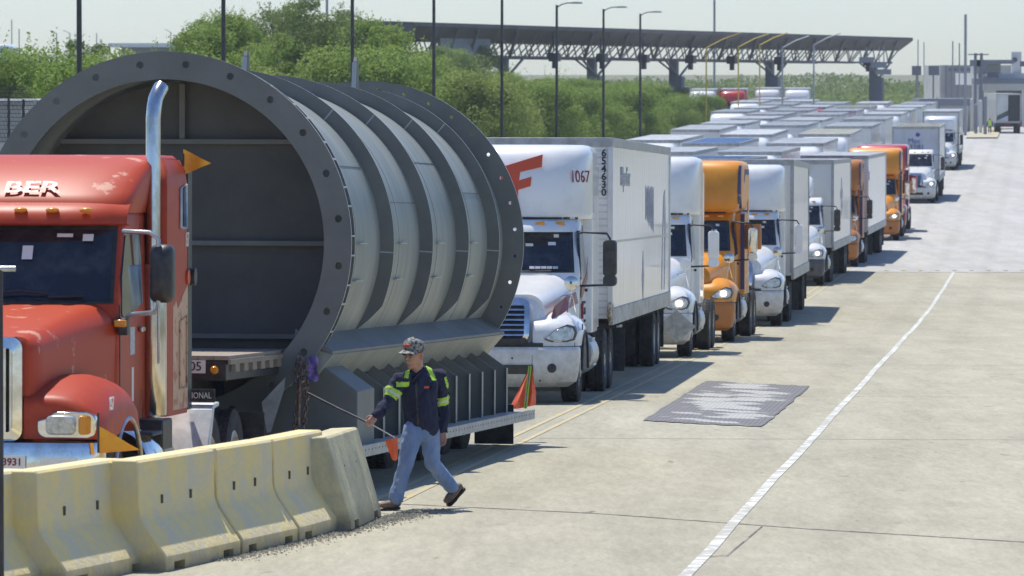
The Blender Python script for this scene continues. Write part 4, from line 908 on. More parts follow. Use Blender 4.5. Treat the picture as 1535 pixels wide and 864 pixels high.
# 1: white sleeper truck with the F emblem
t1 = semi('white semi truck with red F emblem and number 1067 just behind the steel ring', -.20, 78.65, .090)
c1 = aero_tractor(t1, 'white', 'white2', sleeper_back=4.95, drive=(5.7, 7.0))
FX = [q for q in t1.children if q.name.startswith('roof_fairing')][0]
def emblem(parent, x, y, z, s, tilt=0, yaw=0, m='logo_red', rz=0):
    mb = MB()
    polys = [[(-.6, .34), (-.42, .38), (.52, .62), (.50, .36), (-.06, .24), (-.08, .06), (.24, .14), (.22, -.06), (-.10, -.14), (-.14, -.62), (-.26, -.62), (-.34, .10), (-.55, .06)]]
    for p_ in polys: mb.prism([(a*s, b*s) for a, b in p_], -.012, .03)
    o = mb.build('emblem', m, parent, 0); o.location = (x, y, z); o.rotation_euler = (R(-tilt), 0, yaw); return o
e_ = emblem(FX, .12, 2.60, 3.36, .60, tilt=14, yaw=R(0)); e_.scale = (1, 1, 1.25)
text('1067', .27, 'lettering', 'plum', FX, (1.0, 3.00, 3.46), (R(86), 0, R(60)), sx=1.0)
for i, ch in enumerate('654630'):
    pass
tt1 = box_trailer(t1, 5.9, 15.9)
for i, ch in enumerate('654630'):
    text(ch, .165, 'lettering', 'ink', tt1, (1.165, 5.84, 3.86-.128*i), (R(90), 0, 0), bold=.004)
side_text(tt1, 'Helper Gear', .46, 1.291, 9.2, 3.48, 'ghost'); 
mb = MB(); mb.box((1.289, 13.9, 2.42), (.008, 15.6, .035)); mb.build('mid_rail', 'alu', tt1, 0)
mb = MB()
for i in range(14):
    for k in range(2): mb.box((1.289, 14.6+.17*i+.02*k, 3.05-.02*i*(k)), (.006, .09, .62-.05*((i*7) % 5)))
mb.build('faded_panel', 'ghostb', tt1, 0)
mb = MB(); mb.prism([(19.3, 1.45), (19.6, 2.6), (19.9, 3.2), (20.3, 3.3), (20.6, 2.6), (20.3, 1.5), (20.1, 1.4), (20.25, 2.4), (20.0, 2.9), (19.7, 2.4), (19.5, 1.4)], 1.286, 1.291, axis='X'); mb.build('faded_emblem', 'ghostb', tt1, 0); mb = MB(); mb.prism([(13.6, 1.7), (13.9, 2.2), (14.2, 1.75), (13.95, 1.3)], 1.286, 1.291, axis='X'); mb.build('faded_emblem', 'ghostb', tt1, 0)
mb = MB(); mb.prism([(2.45, 1.70), (3.5, 1.95), (3.7, 2.2), (3.7, 1.85), (3.3, 1.72), (2.45, 1.52)], 1.062, 1.066, axis='X'); mb.build('door_stripe', 'maroon', c1, 0)
side_text(c1, 'FEMA', .16, 1.066, 3.1, 1.35, 'ink', sx=1); side_text(c1, 'TRANSPORTES', .06, 1.066, 3.05, 1.49, 'ink'); side_text(c1, 'US DOT 284', .06, 1.066, 3.1, 1.20, 'ink'); side_text(c1, 'MX 3157', .06, 1.066, 3.1, 1.11, 'ink')
emblem(c1, 1.068, 2.72, 1.38, .22, yaw=R(90), m='plum')
for s in (-1, 1):
    mb = MB(); mb.loft([[(s*(x), y, z) for x, z, y in ((.80, 1.18+.05, .42), (.84, 1.30, .50), (1.0, 1.45, 1.1), (1.06, 1.50, 1.9))], [(s*(x), y, z) for x, z, y in ((.76, 1.32, .40), (.80, 1.48, .50), (.93, 1.62, 1.1), (1.02, 1.68, 1.9))]], closed=False, cap=False); mb.build('hood_stripe', 'maroon', t1, 0)
side_text(t1, '1067', .14, 1.212, .75, 1.16, 'inkblue', sx=.8)
mb = MB(); mb.sphere((1.27, 6.0, 1.28), (.12, .5, .4)); mb.build('scuffed_corner', mat('rusty_scuff', (.32, .22, .12), .9, col2=(.6, .55, .45), scale=14, mixlo=.42, mixhi=.55), tt1, 60)
mb = MB()
for k in range(3): mb.tube([(.3-.2*k, 5.15, 2.0), (.35-.1*k, 5.4, 1.1-.1*k), (.4, 5.6, .95), (.35, 5.88, 1.6)], .025, 6)
mb.tube([(1.1, 8.3, 1.1), (1.15, 8.8, .75), (1.1, 9.4, .95), (1.12, 9.9, .55)], .03, 6)
mb.build('air_hose', 'black', t1, 60)

mb = MB(); yy_ = 2.10
for k in range(5): mb.box((.32+.09*k, 2.085+.02*k, 2.05), (.08, .004, .045), rot=(R(-30), 0, R(4*k)))
mb.build('dashboard_papers', 'ghost', t1, 0)
# 2: white tractor with no trailer
t2 = semi('white tractor without trailer, between the F emblem truck and the orange tractor', 2.30, 101.6, .1)
aero_tractor(t2, 'white', 'white2', sleeper_back=4.9, drive=(6.0, 7.3), lit=True, flaps=False, mirrors='white', wtall=1.0, hoodm='white', wmir=1.5)
F2 = [q for q in t2.children if q.name.startswith('roof_fairing')][0]
mb = MB(); mb.prism([(.25, 3.30), (.62, 3.44), (.55, 3.36), (.42, 3.31), (.30, 3.24)], 2.60, 2.68); mb.build('emblem', 'inkwhite', F2, 0)
mb = MB(); mb.loft([[(x, -.03, z) for x, z in ((.55, .62), (.92, .95), (1.3, .62), (.92, .30))], [(x, -.015, z) for x, z in ((.55, .62), (.92, .95), (1.3, .62), (.92, .30))]]); mb.build('placard_holder', 'alu', t2, 0)
# 3: orange tractor
t3 = semi('bright orange tractor with tall sleeper and navy band behind the white tractor', 3.60, 112.3, .11)
c3 = aero_tractor(t3, 'orange', 'orangeb', sleeper_back=5.3, drive=(4.9+.9, 7.1), lit=True, flaps=False, mirrors='chrome', darkgrille=True, kw=True, visor=False, wmir=1.45)
side_text([q for q in t3.children if q.name.startswith('sleeper')][0], 'SCHNEIDER', .36, 1.216, 4.5, 1.95, 'inkwhite', rotz=0).rotation_euler = (R(90), R(-90), R(90))
mb = MB()
mb.prism([(-.2, 3.42), (.15, 3.50), (.30, 3.42), (.16, 3.42), (.05, 3.36), (-.1, 3.36)], 2.58, 2.64); mb.prism([(-.2, 3.02), (.05, 3.08), (.2, 2.98), (.05, 2.98), (-.1, 3.0)], 2.50, 2.53)
mb.build('emblem', 'inkwhite', [q for q in t3.children if q.name.startswith('roof_fairing')][0], 0)
for s in (-1, 1):
    mb = MB(); mb.lathe([(.001, 0), (.17, 0), (.19, .03), (.19, .52), (.17, .56), (.001, .56)], (s*1.42, 3.0, 2.0), 'Z', 18); o = mb.build('mirror_cowl', 'orangeb', t3, 40)
# 4: white with trailer
t4 = semi('white semi truck with plain white tall fairing and trailer behind the orange tractor', 5.40, 126.5, .082)
aero_tractor(t4, 'white', 'white2', sleeper_back=4.6, drive=(5.5, 6.8), mirrors='white', hoodm='chrome')
box_trailer(t4, 5.4, 15.9, 'tr_grey')
# 5: low white day cab, dark bumper, grey trailer
t5 = semi('white day cab truck with dark bumper and grey trailer marked with a faded cross emblem', 9.0, 169.6)
aero_tractor(t5, 'white', 'darkgrey', rooft='low', sleeper_back=3.9, drive=(5.0, 6.3), lit=True)
tt5 = box_trailer(t5, 4.6, 15.2, 'tr_grey', 'roof3')
mb = MB(); mb.box((1.291, 11.6, 2.9), (.006, 2.2, .3)); mb.box((1.291, 11.6, 2.8), (.006, .6, 1.3)); mb.box((1.291, 12.2, 2.5), (.006, 1.0, .2)); mb.build('faded_emblem', 'ghost', tt5, 0)
mb = MB(); mb.prism([(.1, 3.0), (.5, 3.0), (.3, 2.55)], 4.59, 4.6); mb.build('emblem', 'plum', tt5, 0)
# 6: orange-brown cab with white trailer
t6 = semi('orange brown truck with long white trailer in the middle of the right row', 11.7, 193.6, .115)
aero_tractor(t6, 'orangeb', 'orangeb', sleeper_back=5.0, drive=(5.7, 7.0), kw=True, visor=False)
tt6 = box_trailer(t6, 5.9, 15.9, 'tr_white'); side_text(tt6, 'XL', .5, 1.291, 6.8, 3.3, 'inkblue')
# 7: orange tractor and red tractor
def recolour(src, label, X, Y, head, swap):
    o = copy_tree(src, None, swap); place(o, X, Y, head, .03); o['label'] = label; return o
t7 = recolour(t3, 'orange tractor in front of the red tractor, past the long white trailer', 15.7, 226.5, .104, {})
t7b = recolour(t3, 'red tractor directly behind the farther orange tractor', 16.75, 236.5, .104, {'orange_paint': 'reddark', 'orange_brown_paint': 'reddark'})
# 8, 9
t8 = semi('white day cab truck pulling a tall pale blue trailer with blue lettering on its front', 21.75, 281.5)
aero_tractor(t8, 'white', 'white2', rooft='low', sleeper_back=3.9, drive=(5.0, 6.3), lit=True, visor=False)
[bpy.data.objects.remove(q) for q in list(t8.children) if q.name.startswith('wind_deflector')]
tt8 = box_trailer(t8, 4.7, 14.5, 'tr_blue', 'roof2'); text('Max', .40, 'lettering', 'inkblue', tt8, (-.1, 4.68, 3.30), (R(90), 0, 0)); text('3281', .42, 'lettering', 'inkblue', tt8, (.05, 4.68, 2.95), (R(90), 0, 0))
mb = MB(); mb.sphere((.1, 4.68, 3.65), (.25, .04, .22)); mb.build('emblem', 'inkblue', tt8, 40)
t9 = semi('last white truck of the right row with lit headlight and grey trailer', 30.0, 365)
aero_tractor(t9, 'white', 'white2', sleeper_back=4.8, drive=(5.5, 6.8), lit=True, wtall=.95)
box_trailer(t9, 5.4, 15.9, 'tr_grey')

# ------------------------------------------------------------ light prototypes for the lanes farther left
def light_truck(kind, paint, skin, roofm):
    root = empty('semi_truck', (0, 0, 0))
    mb = MB(); T = [(.3, 1.16, .04, .3, 2.6), (.95, 1.18, .03, .3, 2.6)]; plan_loft(mb, T, [.3, .6, .95], .6); mb.build('bumper', 'white2', root, 40)
    mb = MB(); mb.loft([[(a, y, b) for a, b in rrect(-hw, hw, .9, zt, .3, 4)] for y, hw, zt in ((.2, .95, 1.35), (.5, 1.1, 1.55), (1.5, 1.1, 1.75), (2.35, 1.0, 1.97))]); mb.build('hood', paint, root, 45)
    C = [(.95, 1.04, 2.0, .30, 2.6), (1.95, 1.05, 2.10, .34, 2.7), (2.74, 1.0, 2.72, .36, 2.8), (2.9, .94, 2.95, .34, 2.8)]
    mb = MB(); plan_loft(mb, C, [.95, 1.9, 2.3, 2.74, 2.85, 2.9], 3.75); mb.build('cab', paint, root, 45)
    mb = MB(); front_patch(mb, C, 2.0, 2.62, .94, .88, eps=.012, nx=10, nz=3); mb.build('windscreen', 'glass', root, 60)
    mb = MB()
    for s in (-1, 1): mb.box((s*1.4, 2.3, 2.2), (.2, .12, .65))
    mb.build('mirror', 'white', root, 20, bevel=.03)
    if kind == 'fairing':
        F = [(2.80, 1.04, 2.5, .50, 3), (3.2, 1.20, 2.46, .55, 3), (3.6, 1.2, 2.68, .55, 3), (3.86, 1.17, 2.86, .6, 2.8), (3.97, .95, 3.4, .6, 2.6)]
        mb = MB(); plan_loft(mb, F, [2.8, 3.0, 3.2, 3.4, 3.6, 3.75, 3.88, 3.97], 4.9); mb.build('roof_fairing', paint, root, 60)
    elif kind == 'low':
        mb = MB(); mb.loft([[(a, y, b) for a, b in rrect(-wd, wd, 2.84, zt, .2, 4)] for y, wd, zt in ((2.95, .55, 2.92), (3.1, .62, 3.2), (3.45, .68, 3.6), (3.6, .68, 3.62))]); mb.build('wind_deflector', paint, root, 50)
    mb = MB(); mb.box((0, 4.3, 1.9), (2.3, 1.1, 1.7)); mb.build('sleeper', paint, root, 20)
    chassis_l = MB(); chassis_l.box((0, 4.0, .9), (.9, 7, .3)); chassis_l.build('chassis', 'chassis', root, 0)
    for s in (-1, 1):
        for y in (1.25, 5.7, 7.0):
            mb = MB(); mb.lathe([(.3, -.14), (.48, -.14), (.51, -.1), (.51, .1), (.48, .14), (.3, .14), (.28, .03), (.001, .03)], (s*1.0, y, .51), 'X', 16); mb.build('wheel', 'rubber', root, 30)
    box_trailer(root, 5.3, 15.9, skin, roofm, fullparts=False)
    return root
protos = {('fairing', 'w'): light_truck('fairing', 'white', 'tr_white', 'roof1'), ('low', 'w'): light_truck('low', 'white', 'tr_grey', 'roof3'), ('none', 'w'): light_truck('none', 'white', 'tr_grey', 'roof1')}
used = set()
rnd = random.Random(11)
ords = ['first', 'second', 'third', 'fourth', 'fifth', 'sixth', 'seventh', 'eighth', 'ninth', 'tenth', 'eleventh', 'twelfth', 'thirteenth', 'fourteenth']
skins = [('white', {}), ('grey', {'white_trailer_skin': 'tr_grey'}), ('tan-roofed', {'trailer_roof_sheet': 'roof2', 'grey_trailer_roof_sheet': 'roof2'}), ('grey-roofed', {'trailer_roof_sheet': 'roof3'}), ('red cab', {'white_paint': 'reddark'}), ('blue-roofed', {'trailer_roof_sheet': 'roof4', 'grey_trailer_roof_sheet': 'roof4'})]
def rowX(Y): return lerp([(79, -.2), (128, 5.4), (171, 9.1), (195, 11.5), (228, 15.8), (283, 21.8), (367, 30.1), (533, 49.5), (700, 68)], Y)[0]
for lane in range(1, 8):
    Y = {1: 104, 2: 112, 3: 121, 4: 135, 5: 171, 6: 235, 7: 395}[lane] + rnd.uniform(0, 6); k = 0
    Yend = {1: 430, 2: 440, 3: 440, 4: 450, 5: 470, 6: 490, 7: 500}[lane]
    while Y < Yend:
        Xc = rowX(Y+20) - 3.72*lane - 1.4; roofy = 110 - (zprof(Y+20)+4.1-CAMH)/(Y+20)*FPX
        lim = -34 + lerp([(140, 1165), (150, 1150), (165, 1125), (190, 1045), (206, 962), (213, 930), (222, 800)], roofy)[0]
        if 768 + Xc/(Y+20)*FPX < lim - 6: Y += 9; continue
        kind = rnd.choice(['fairing', 'fairing', 'low', 'none']); sk, sw = rnd.choices(skins, [5, 5, 1.3, 3, 1.4, .6])[0]
        key = (kind, 'w'); src = protos[key]
        if key in used: o = copy_tree(src, None, sw)
        else:
            used.add(key); o = src; sk = {'fairing': 'white', 'low': 'grey-roofed', 'none': 'grey'}[kind]
        place(o, rowX(Y) - 3.72*lane + rnd.uniform(-.2, .2) + .0, Y, .104, .03)
        desc = {'fairing': 'tall fairing', 'low': 'small deflector', 'none': 'bare roof'}[kind]
        tag(o, f'{sk} trailer truck, {desc}, {ords[min(k, 13)]} in the {ords[lane]} lane from the right', 'semi truck', 'trucks queuing on the bridge approach')
        k += 1; Y += 23.5 + rnd.uniform(0, 4) + (6 if rnd.random() < .15 else 0)
for i, (px, Y, sw, lb) in enumerate([(1052, 500, {}, 'white truck far off behind the shrubs, left of the red one'), (1098, 505, {'white_paint': 'reddark', 'white_trailer_skin': 'reddark'}, 'red truck far off behind the shrubs below the canopy'), (1150, 520, {}, 'white truck far off below the canopy beside the blue-grey trailer'), (1195, 515, {'white_trailer_skin': 'tr_blue'}, 'far truck with blue-grey trailer below the canopy column'), (1010, 540, {'white_trailer_skin': 'tr_grey'}, 'grey trailer truck farthest left beyond the shrubs')]):
    o = copy_tree(protos[('fairing', 'w')], None, sw); place(o, XP(px, Y), Y, .06, .6); tag(o, lb, 'semi truck', 'distant trucks near the canopy')

# ------------------------------------------------------------ concrete barriers
def barrier(p0, p1, label, m='barrier', H=.93, lean=0., straight=False, root_off=0):
    (x0, y0), (x1, y1) = p0, p1; L = math.hypot(x1-x0, y1-y0)
    half = [(.105, H), (.125, H-.02), (.135, H*.58), (.145, H*.52), (.17, H*.45), (.375, .13), (.375, 0)] if not straight else [(.12, H), (.14, H-.02), (.33, .06), (.33, 0)]
    full = half + [(-a, b) for a, b in reversed(half)]
    b = MB(); n = 14; secs = []
    for i in range(n+1):
        t = i/n; y = L*t; e = .012 if i in (0, n) else 0
        raise_ = .085 if (.10 < t < .24 or .76 < t < .90) else 0
        secs.append([(a*(1-e*2), y, max(z, raise_ if z < .1 else 0) - e*.5) for a, z in full])
    ts = [0, .006, .10, .1001, .24, .2401, .5, .76, .7601, .90, .9001, .994, 1]
    secs = []
    for t in ts:
        r_ = .075 if (.10 < t <= .24 or .76 < t <= .90) else 0; e = .01 if t in (0, 1) else 0
        secs.append([(a - math.copysign(e, a), L*t, (z - e) if z > .1 else max(z, r_)) for a, z in full])
    b.loft(secs)
    mx_, my_ = (x0+x1)/2, (y0+y1)/2
    o = b.build('concrete_barrier', m, None, 30, bevel=.008)
    o.location = (x0, y0, zprof(y0)+.03); o.rotation_euler = (math.atan(-.0241), lean, -math.atan2(x1-x0, y1-y0))
    tag(o, label, 'concrete barrier', 'concrete barriers along the kerb')
    # tie slots and stains
    s = MB()
    for t in (.28, .66):
        zz = H*.62; s.box((.135 + (0 if not straight else .06), L*t, zz), (.03, .025, .075))
    s.build('tie_slot', 'dirt', o, 0)
    return o
# toe line (right face foot) start/end, then shift to the centre line
def bar(X0, Y0, X1, Y1, label, **k):
    d = Vector((X1-X0, Y1-Y0)).normalized(); nx, ny = -d.y*.33, d.x*.33
    return barrier((X0+nx, Y0+ny), (X1+nx, Y1+ny), label, **k)
bar(-4.55, 39.4, -3.72, 42.0, 'concrete barrier cut off by the left edge of the picture')
bar(-3.62, 41.6, -3.08, 43.7, 'yellowish concrete barrier in front of the red truck bumper')
bar(-2.93, 43.3, -2.42, 45.4, 'yellowish concrete barrier with exposed end face below the small orange flag')
bar(-2.40, 45.45, -1.99, 47.1, 'third last concrete barrier, flush between its two neighbours')
bar(-1.97, 47.15, -1.60, 49.1, 'concrete barrier just before the tilted scarred end one')
bar(-1.50, 48.6, -1.28, 50.7, 'scarred straight-sided concrete block tilted at the right end of the barrier line', m='barrier2', straight=True, H=.88, lean=R(-3))
# gravel and dirt at the foot
mb = MB(); rg = random.Random(3)
for i in range(9000):
    t = rg.random()**.8; Y = 44.5 + 7.5*t; base = -3.0 + (Y-43.2)*.232; d = abs(rg.gauss(0, .17)) + .0
    X = base + d + rg.uniform(-.05, .0); s = rg.uniform(.004, .014) * (1.5 if rg.random() < .06 else 1); z = zprof(Y)+.03+s*.3
    a = rg.random()*3; mb.add([(X-s*math.cos(a), Y-s, z), (X+s, Y-s*.6*math.sin(a), z), (X+s*.5, Y+s, z), (X-s*.6, Y+s*.7, z), (X, Y, z+s*.9)], [(0, 1, 4), (1, 2, 4), (2, 3, 4), (3, 0, 4)])
mb.build('gravel', mat('loose_gravel', (.36, .34, .27), .95, col2=(.20, .185, .15), scale=9, mixlo=.4, mixhi=.6), None, 0)['kind'] = 'stuff'

# post at the left frame edge
mb = MB(); Yp = 40.0; Xp = XP(0, Yp); mb.tube([(Xp-.0, Yp, gz(Xp, Yp)), (Xp-.0, Yp, ZP(405, Yp))], .022, 12); o = mb.build('sign_post', 'pole', None, 60); tag(o, 'thin grey post with a bright cross handle at the left edge of the picture', 'post')
mb = MB(); mb.tube([(Xp-.12, Yp, ZP(403, Yp)), (Xp+.12, Yp, ZP(403, Yp))], .022, 12); mb.build('cross_handle', 'alu', o, 60)

# ------------------------------------------------------------ chains, rag, flags on the load
def chain(name, pts, r, link, label, m='chain'):
    mb = MB(); pts = [Vector(p) for p in pts]
    tot = sum((b-a).length for a, b in zip(pts, pts[1:])); k = 0; d = 0
    for a, b in zip(pts, pts[1:]):
        L = (b-a).length; n = max(1, int(L/(link*.72))); u = (b-a).normalized(); v = u.cross(Vector((0, 1, 0)))
        if v.length < .1: v = u.cross(Vector((1, 0, 0)))
        v.normalize(); w_ = u.cross(v)
        for i in range(n):
            c = a + u*(L*(i+.5)/n); s = v if (k % 2) else w_; k += 1; ring = []
            for q in range(9):
                t = 2*PI*q/8; ring.append(c + u*math.cos(t)*link*.5 + s*math.sin(t)*link*.30)
            mb.tube(ring, r, 5)
    o = mb.build(name, m, None, 60); 
    if label: tag(o, label, 'chain')
    return o
A = world_of(1.17, -.03, 1.12)
Yc = 54.7
def S(px, py, Y): return Vector((XP(px, Y), Y, ZP(py, Y)))
ch = chain('tie_down_chain', [S(447, 532, Yc), S(452, 560, Yc-.1), S(446, 600, Yc-.1), S(440, 660, Yc-.1)], .011, .075, 'rusty tie-down chains hanging from the lowest bolt hole of the ring')
c2 = chain('chain_strand', [S(450, 532, Yc), S(461, 558, Yc-.05), S(459, 600, Yc-.1), S(455, 645, Yc-.1)], .011, .075, None); c2.parent = ch
c3_ = chain('chain_strand', [S(444, 545, Yc), S(446, 575, Yc-.16), S(455, 572, Yc-.15), S(450, 540, Yc)], .012, .08, None); c3_.parent = ch
mb = MB(); mb.tube([S(449, 575, Yc-.2), S(447, 640, Yc-.2)], .02, 8); mb.tube([S(446, 588, Yc-.2), S(463, 580, Yc-.2)], .012, 8); mb.build('load_binder', 'chain', ch, 60)
mb = MB(); rg = random.Random(5); P = []
for j in range(7):
    for i in range(5):
        P.append(S(462+i*3.6+rg.uniform(-1.5, 1.5), 532+j*6.2+rg.uniform(-1.5, 1.5)+abs(i-2)*2, Yc-.1+rg.uniform(-.04, .04)))
mb.add(P, [(j*5+i, j*5+i+1, (j+1)*5+i+1, (j+1)*5+i) for j in range(6) for i in range(4)]); o = mb.build('rag', 'purple', None, 60); tag(o, 'crumpled purple rag tied beside the rusty chains', 'rag')
# large warning flag at the rear of the ledge
Yf = 66.6; mb = MB(); rg = random.Random(8); NXf, NYf = 14, 16; P = []
for j in range(NYf+1):
    v = j/NYf
    for i in range(NXf+1):
        u = i/NXf; xl = 765 + 0*v; topx = 797; x = (topx-10*v*0) ; x0 = topx + (764-topx)*min(1, v*1.0); x1 = topx + (804-topx)*min(1, v*1.6) ; px = x0 + (x1-x0)*u; py = 545 + 69*v - (0 if v < .75 else 8*(v-.75)*4*abs(u-.25))
        P.append(S(px, py, Yf + .05*math.sin(u*11+v*3) + .02*math.sin(u*23)))
mb.add(P, [(j*(NXf+1)+i, j*(NXf+1)+i+1, (j+1)*(NXf+1)+i+1, (j+1)*(NXf+1)+i) for j in range(NYf) for i in range(NXf)])
wf = mb.build('warning_flag', 'flagm', None, 80); tag(wf, 'orange mesh warning flag with yellow stripe hung at the rear end of the ledge', 'flag')
mb = MB()
for j in range(12):
    v = .2 + .8*j/12; pass
pts_ = [S(795 - 7*v, 549 + 64*v, Yf-.09) for v in [i/12 for i in range(13)]]
for off, wdt, mm in ((0, .022, 'hiviz'),):
    for a, b in zip(pts_, pts_[1:]): mb.add([a+Vector((-wdt, 0, 0)), a+Vector((wdt, 0, 0)), b+Vector((wdt, 0, 0)), b+Vector((-wdt, 0, 0))], [(0, 1, 2, 3)])
mb.build('yellow_stripe', 'hiviz', wf, 60)
mb = MB()
for a, b in zip(pts_, pts_[1:]): mb.add([a+Vector((-.006, -.004, 0)), a+Vector((.006, -.004, 0)), b+Vector((.006, -.004, 0)), b+Vector((-.006, -.004, 0))], [(0, 1, 2, 3)])
mb.build('dark_stripe', 'purple', wf, 60)

# ------------------------------------------------------------ walking man
def fuse(name, mb, m, parent, voxel=.012, smooth=4, disp=0., dscale=12., seed=0):
    """union the overlapping tubes into one continuous skin"""
    o = mb.build('tmp', m, None, 60); md = o.modifiers.new('r', 'REMESH'); md.mode = 'VOXEL'; md.voxel_size = voxel; sm = o.modifiers.new('s', 'SMOOTH'); sm.iterations = smooth; sm.factor = .5
    bpy.context.view_layer.update(); me = bpy.data.meshes.new_from_object(o.evaluated_get(bpy.context.evaluated_depsgraph_get())); bpy.data.objects.remove(o)
    me.name = name
    if disp:
        for v in me.vertices:
            q = Vector((v.co.x*dscale, v.co.y*dscale, v.co.z*dscale*.6 + seed)); v.co += v.normal * (noise.noise(q)*disp + noise.noise(q*2.3)*disp*.45)
    me.polygons.foreach_set('use_smooth', [True]*len(me.polygons))
    o = bpy.data.objects.new(name, me); COL.objects.link(o); o.parent = parent; me.materials.clear(); me.materials.append(M[m]); return o
def limb(mb, pts, radii, ey=None, n=14):
    """tapered tube with round ends; radii may be (a, b)"""
    pts = [Vector(p) for p in pts]; secs = []; N = len(pts)
    d0 = (pts[1]-pts[0]).normalized(); d1 = (pts[-1]-pts[-2]).normalized()
    def rr(q): return q if isinstance(q, tuple) else (q, q)
    A = []; 
    for i, p in enumerate(pts):
        d = (pts[min(i+1, N-1)] - pts[max(i-1, 0)]).normalized(); A.append((p, d, rr(radii[i])))
    e0, e1 = A[0], A[-1]
    seq = [(e0[0]-d0*max(e0[2])*.75, d0, (e0[2][0]*.35, e0[2][1]*.35)), (e0[0]-d0*max(e0[2])*.5, d0, (e0[2][0]*.8, e0[2][1]*.8))] + A + [(e1[0]+d1*max(e1[2])*.5, d1, (e1[2][0]*.8, e1[2][1]*.8)), (e1[0]+d1*max(e1[2])*.75, d1, (e1[2][0]*.35, e1[2][1]*.35))]
    for p, d, (a, b) in seq:
        x = Vector((1, 0, 0)); x = (x - d*x.dot(d)); 
        if x.length < .2: x = Vector((0, 1, 0)) - d*d.y
        x.normalize(); y = d.cross(x)
        secs.append([p + x*a*math.cos(2*PI*k/n) + y*b*math.sin(2*PI*k/n) for k in range(n)])
    mb.loft(secs)
def extract(src, name, m, pred, off=.004, parent=None):
    me = src.data; mb = MB(); mp = {}; 
    for p in me.polygons:
        c = p.center
        if pred(c, p.normal):
            idx = []
            for v in p.vertices:
                if v not in mp: mp[v] = len(mb.v); q = me.vertices[v]; mb.v.append(tuple(q.co + q.normal*off))
                idx.append(mp[v])
            mb.f.append(tuple(idx)); mb.m.append(0)
    return mb.build(name, m, parent or src, 60)
YM = 52.0; XM = XP(640, YM)
man = empty('person', (XM, YM, zprof(YM)+.03))
tag(man, 'man in camouflage cap, navy reflective-striped shirt and jeans striding left with a flag stick', 'person')
HS = 1.14; HD = Vector((-.125, -.06, 1.555)); FACE = Vector((-.62, -.76, -.08)).normalized(); SIDE = Vector((0, 0, 1)).cross(FACE).normalized(); UPV = FACE.cross(SIDE).normalized()
SH_R = Vector((-.285, -.13, 1.30)); SH_L = Vector((.125, .10, 1.33)); EL_R = Vector((-.385, -.22, 1.085)); WR_R = Vector((-.50, -.34, .965)); HN_R = Vector((-.545, -.38, .915))
EL_L = Vector((.155, .20, 1.03)); WR_L = Vector((.155, .12, .79)); HN_L = Vector((.16, .10, .70))
HIP = Vector((-.05, 0, .84))
def hand(mb, w_, h, spread, curl, thumb):
    """palm plus five bent fingers"""
    d = (h - w_).normalized(); sp = (Vector(spread) - d*Vector(spread).dot(d)).normalized(); nrm = d.cross(sp).normalized()
    limb(mb, [w_, w_ + d*.045, w_ + d*.095], [(.026, .022), (.040, .018), (.042, .017)])
    # orient palm broad side: extra strips
    for k, (o, L) in enumerate(((-.032, .072), (-.011, .082), (.011, .078), (.031, .062))):
        b = w_ + d*.095 + sp*o; limb(mb, [w_+d*.05+sp*o*.8, b, b + (d*math.cos(curl*.5) + nrm*math.sin(curl*.5))*L*.5, b + (d*math.cos(curl*.5) + nrm*math.sin(curl*.5))*L*.5 + (d*math.cos(curl*1.4) + nrm*math.sin(curl*1.4))*L*.5], [.011, .0105, .0095, .008], n=8)
    b = w_ + d*.03 - sp*.025*thumb; limb(mb, [b, b + (d*.6 - sp*.6*thumb + nrm*.4).normalized()*.04, b + (d*.6 - sp*.6*thumb + nrm*.4).normalized()*.04 + (d*.9 + nrm*.4).normalized()*.035], [.014, .012, .009], n=8)
mb = MB()
# skull, jaw, neck
def HP(f, s, u): return HD + (FACE*f + SIDE*s + UPV*u)*HS
mb.sphere(HP(-.005, 0, .035), (.155*HS, .19*HS, .20*HS), 20, 14, rot=(0, 0, math.atan2(FACE.y, FACE.x) - PI/2 + PI))
limb(mb, [HP(.015, 0, .0), HP(.03, 0, -.055), HP(.045, 0, -.09)], [(.080, .082), (.068, .07), (.042, .042)], n=16)
limb(mb, [HP(.085, 0, .015), HP(.10, 0, -.01), HP(.108, 0, -.022)], [.012, .015, .017], n=10)        # nose
limb(mb, [HP(.075, -.03, -.015), HP(.082, 0, -.05), HP(.075, .03, -.015)], [.02, .022, .02], n=10)
limb(mb, [HP(.082, -.02, -.055), HP(.09, 0, -.057), HP(.082, .02, -.055)], [.009, .01, .009], n=8)    # lips
limb(mb, [HP(.07, 0, -.095), HP(.078, 0, -.098)], [.022, .02], n=10)
for s in (-1, 1): limb(mb, [HP(-.005, s*.083, .025), HP(-.01, s*.088, -.005), HP(-.002, s*.08, -.03)], [(.012, .018), (.012, .017), (.01, .012)], n=8)
limb(mb, [HP(-.02, 0, -.05), Vector((-.105, -.02, 1.41)), Vector((-.09, -.0, 1.34))], [.070, .072, .09], n=14)
# torso core, arms
limb(mb, [Vector((-.085, -.01, 1.28)), Vector((-.07, 0, 1.1)), HIP], [(.15, .10), (.15, .11), (.14, .11)], n=16)
limb(mb, [SH_R, EL_R, WR_R], [.05, .042, .028]); limb(mb, [SH_L, EL_L, WR_L], [.05, .042, .028])
hand(mb, WR_R, HN_R, (.25, .3, .9), 1.5, -1); hand(mb, WR_L, HN_L, (.9, -.4, 0), .45, 1)
KR = Vector((-.215, -.12, .455)); AR = Vector((-.315, -.14, .10)); KL = Vector((.06, .06, .46)); AL = Vector((.265, .22, .19))
HR_ = HIP + Vector((-.08, -.05, -.02)); HL_ = HIP + Vector((.07, .06, -.02))
limb(mb, [HR_, KR, AR], [.075, .05, .036]); limb(mb, [HL_, KL, AL], [.075, .05, .036])
body = fuse('body', mb, 'skin', man, .0075, 3)
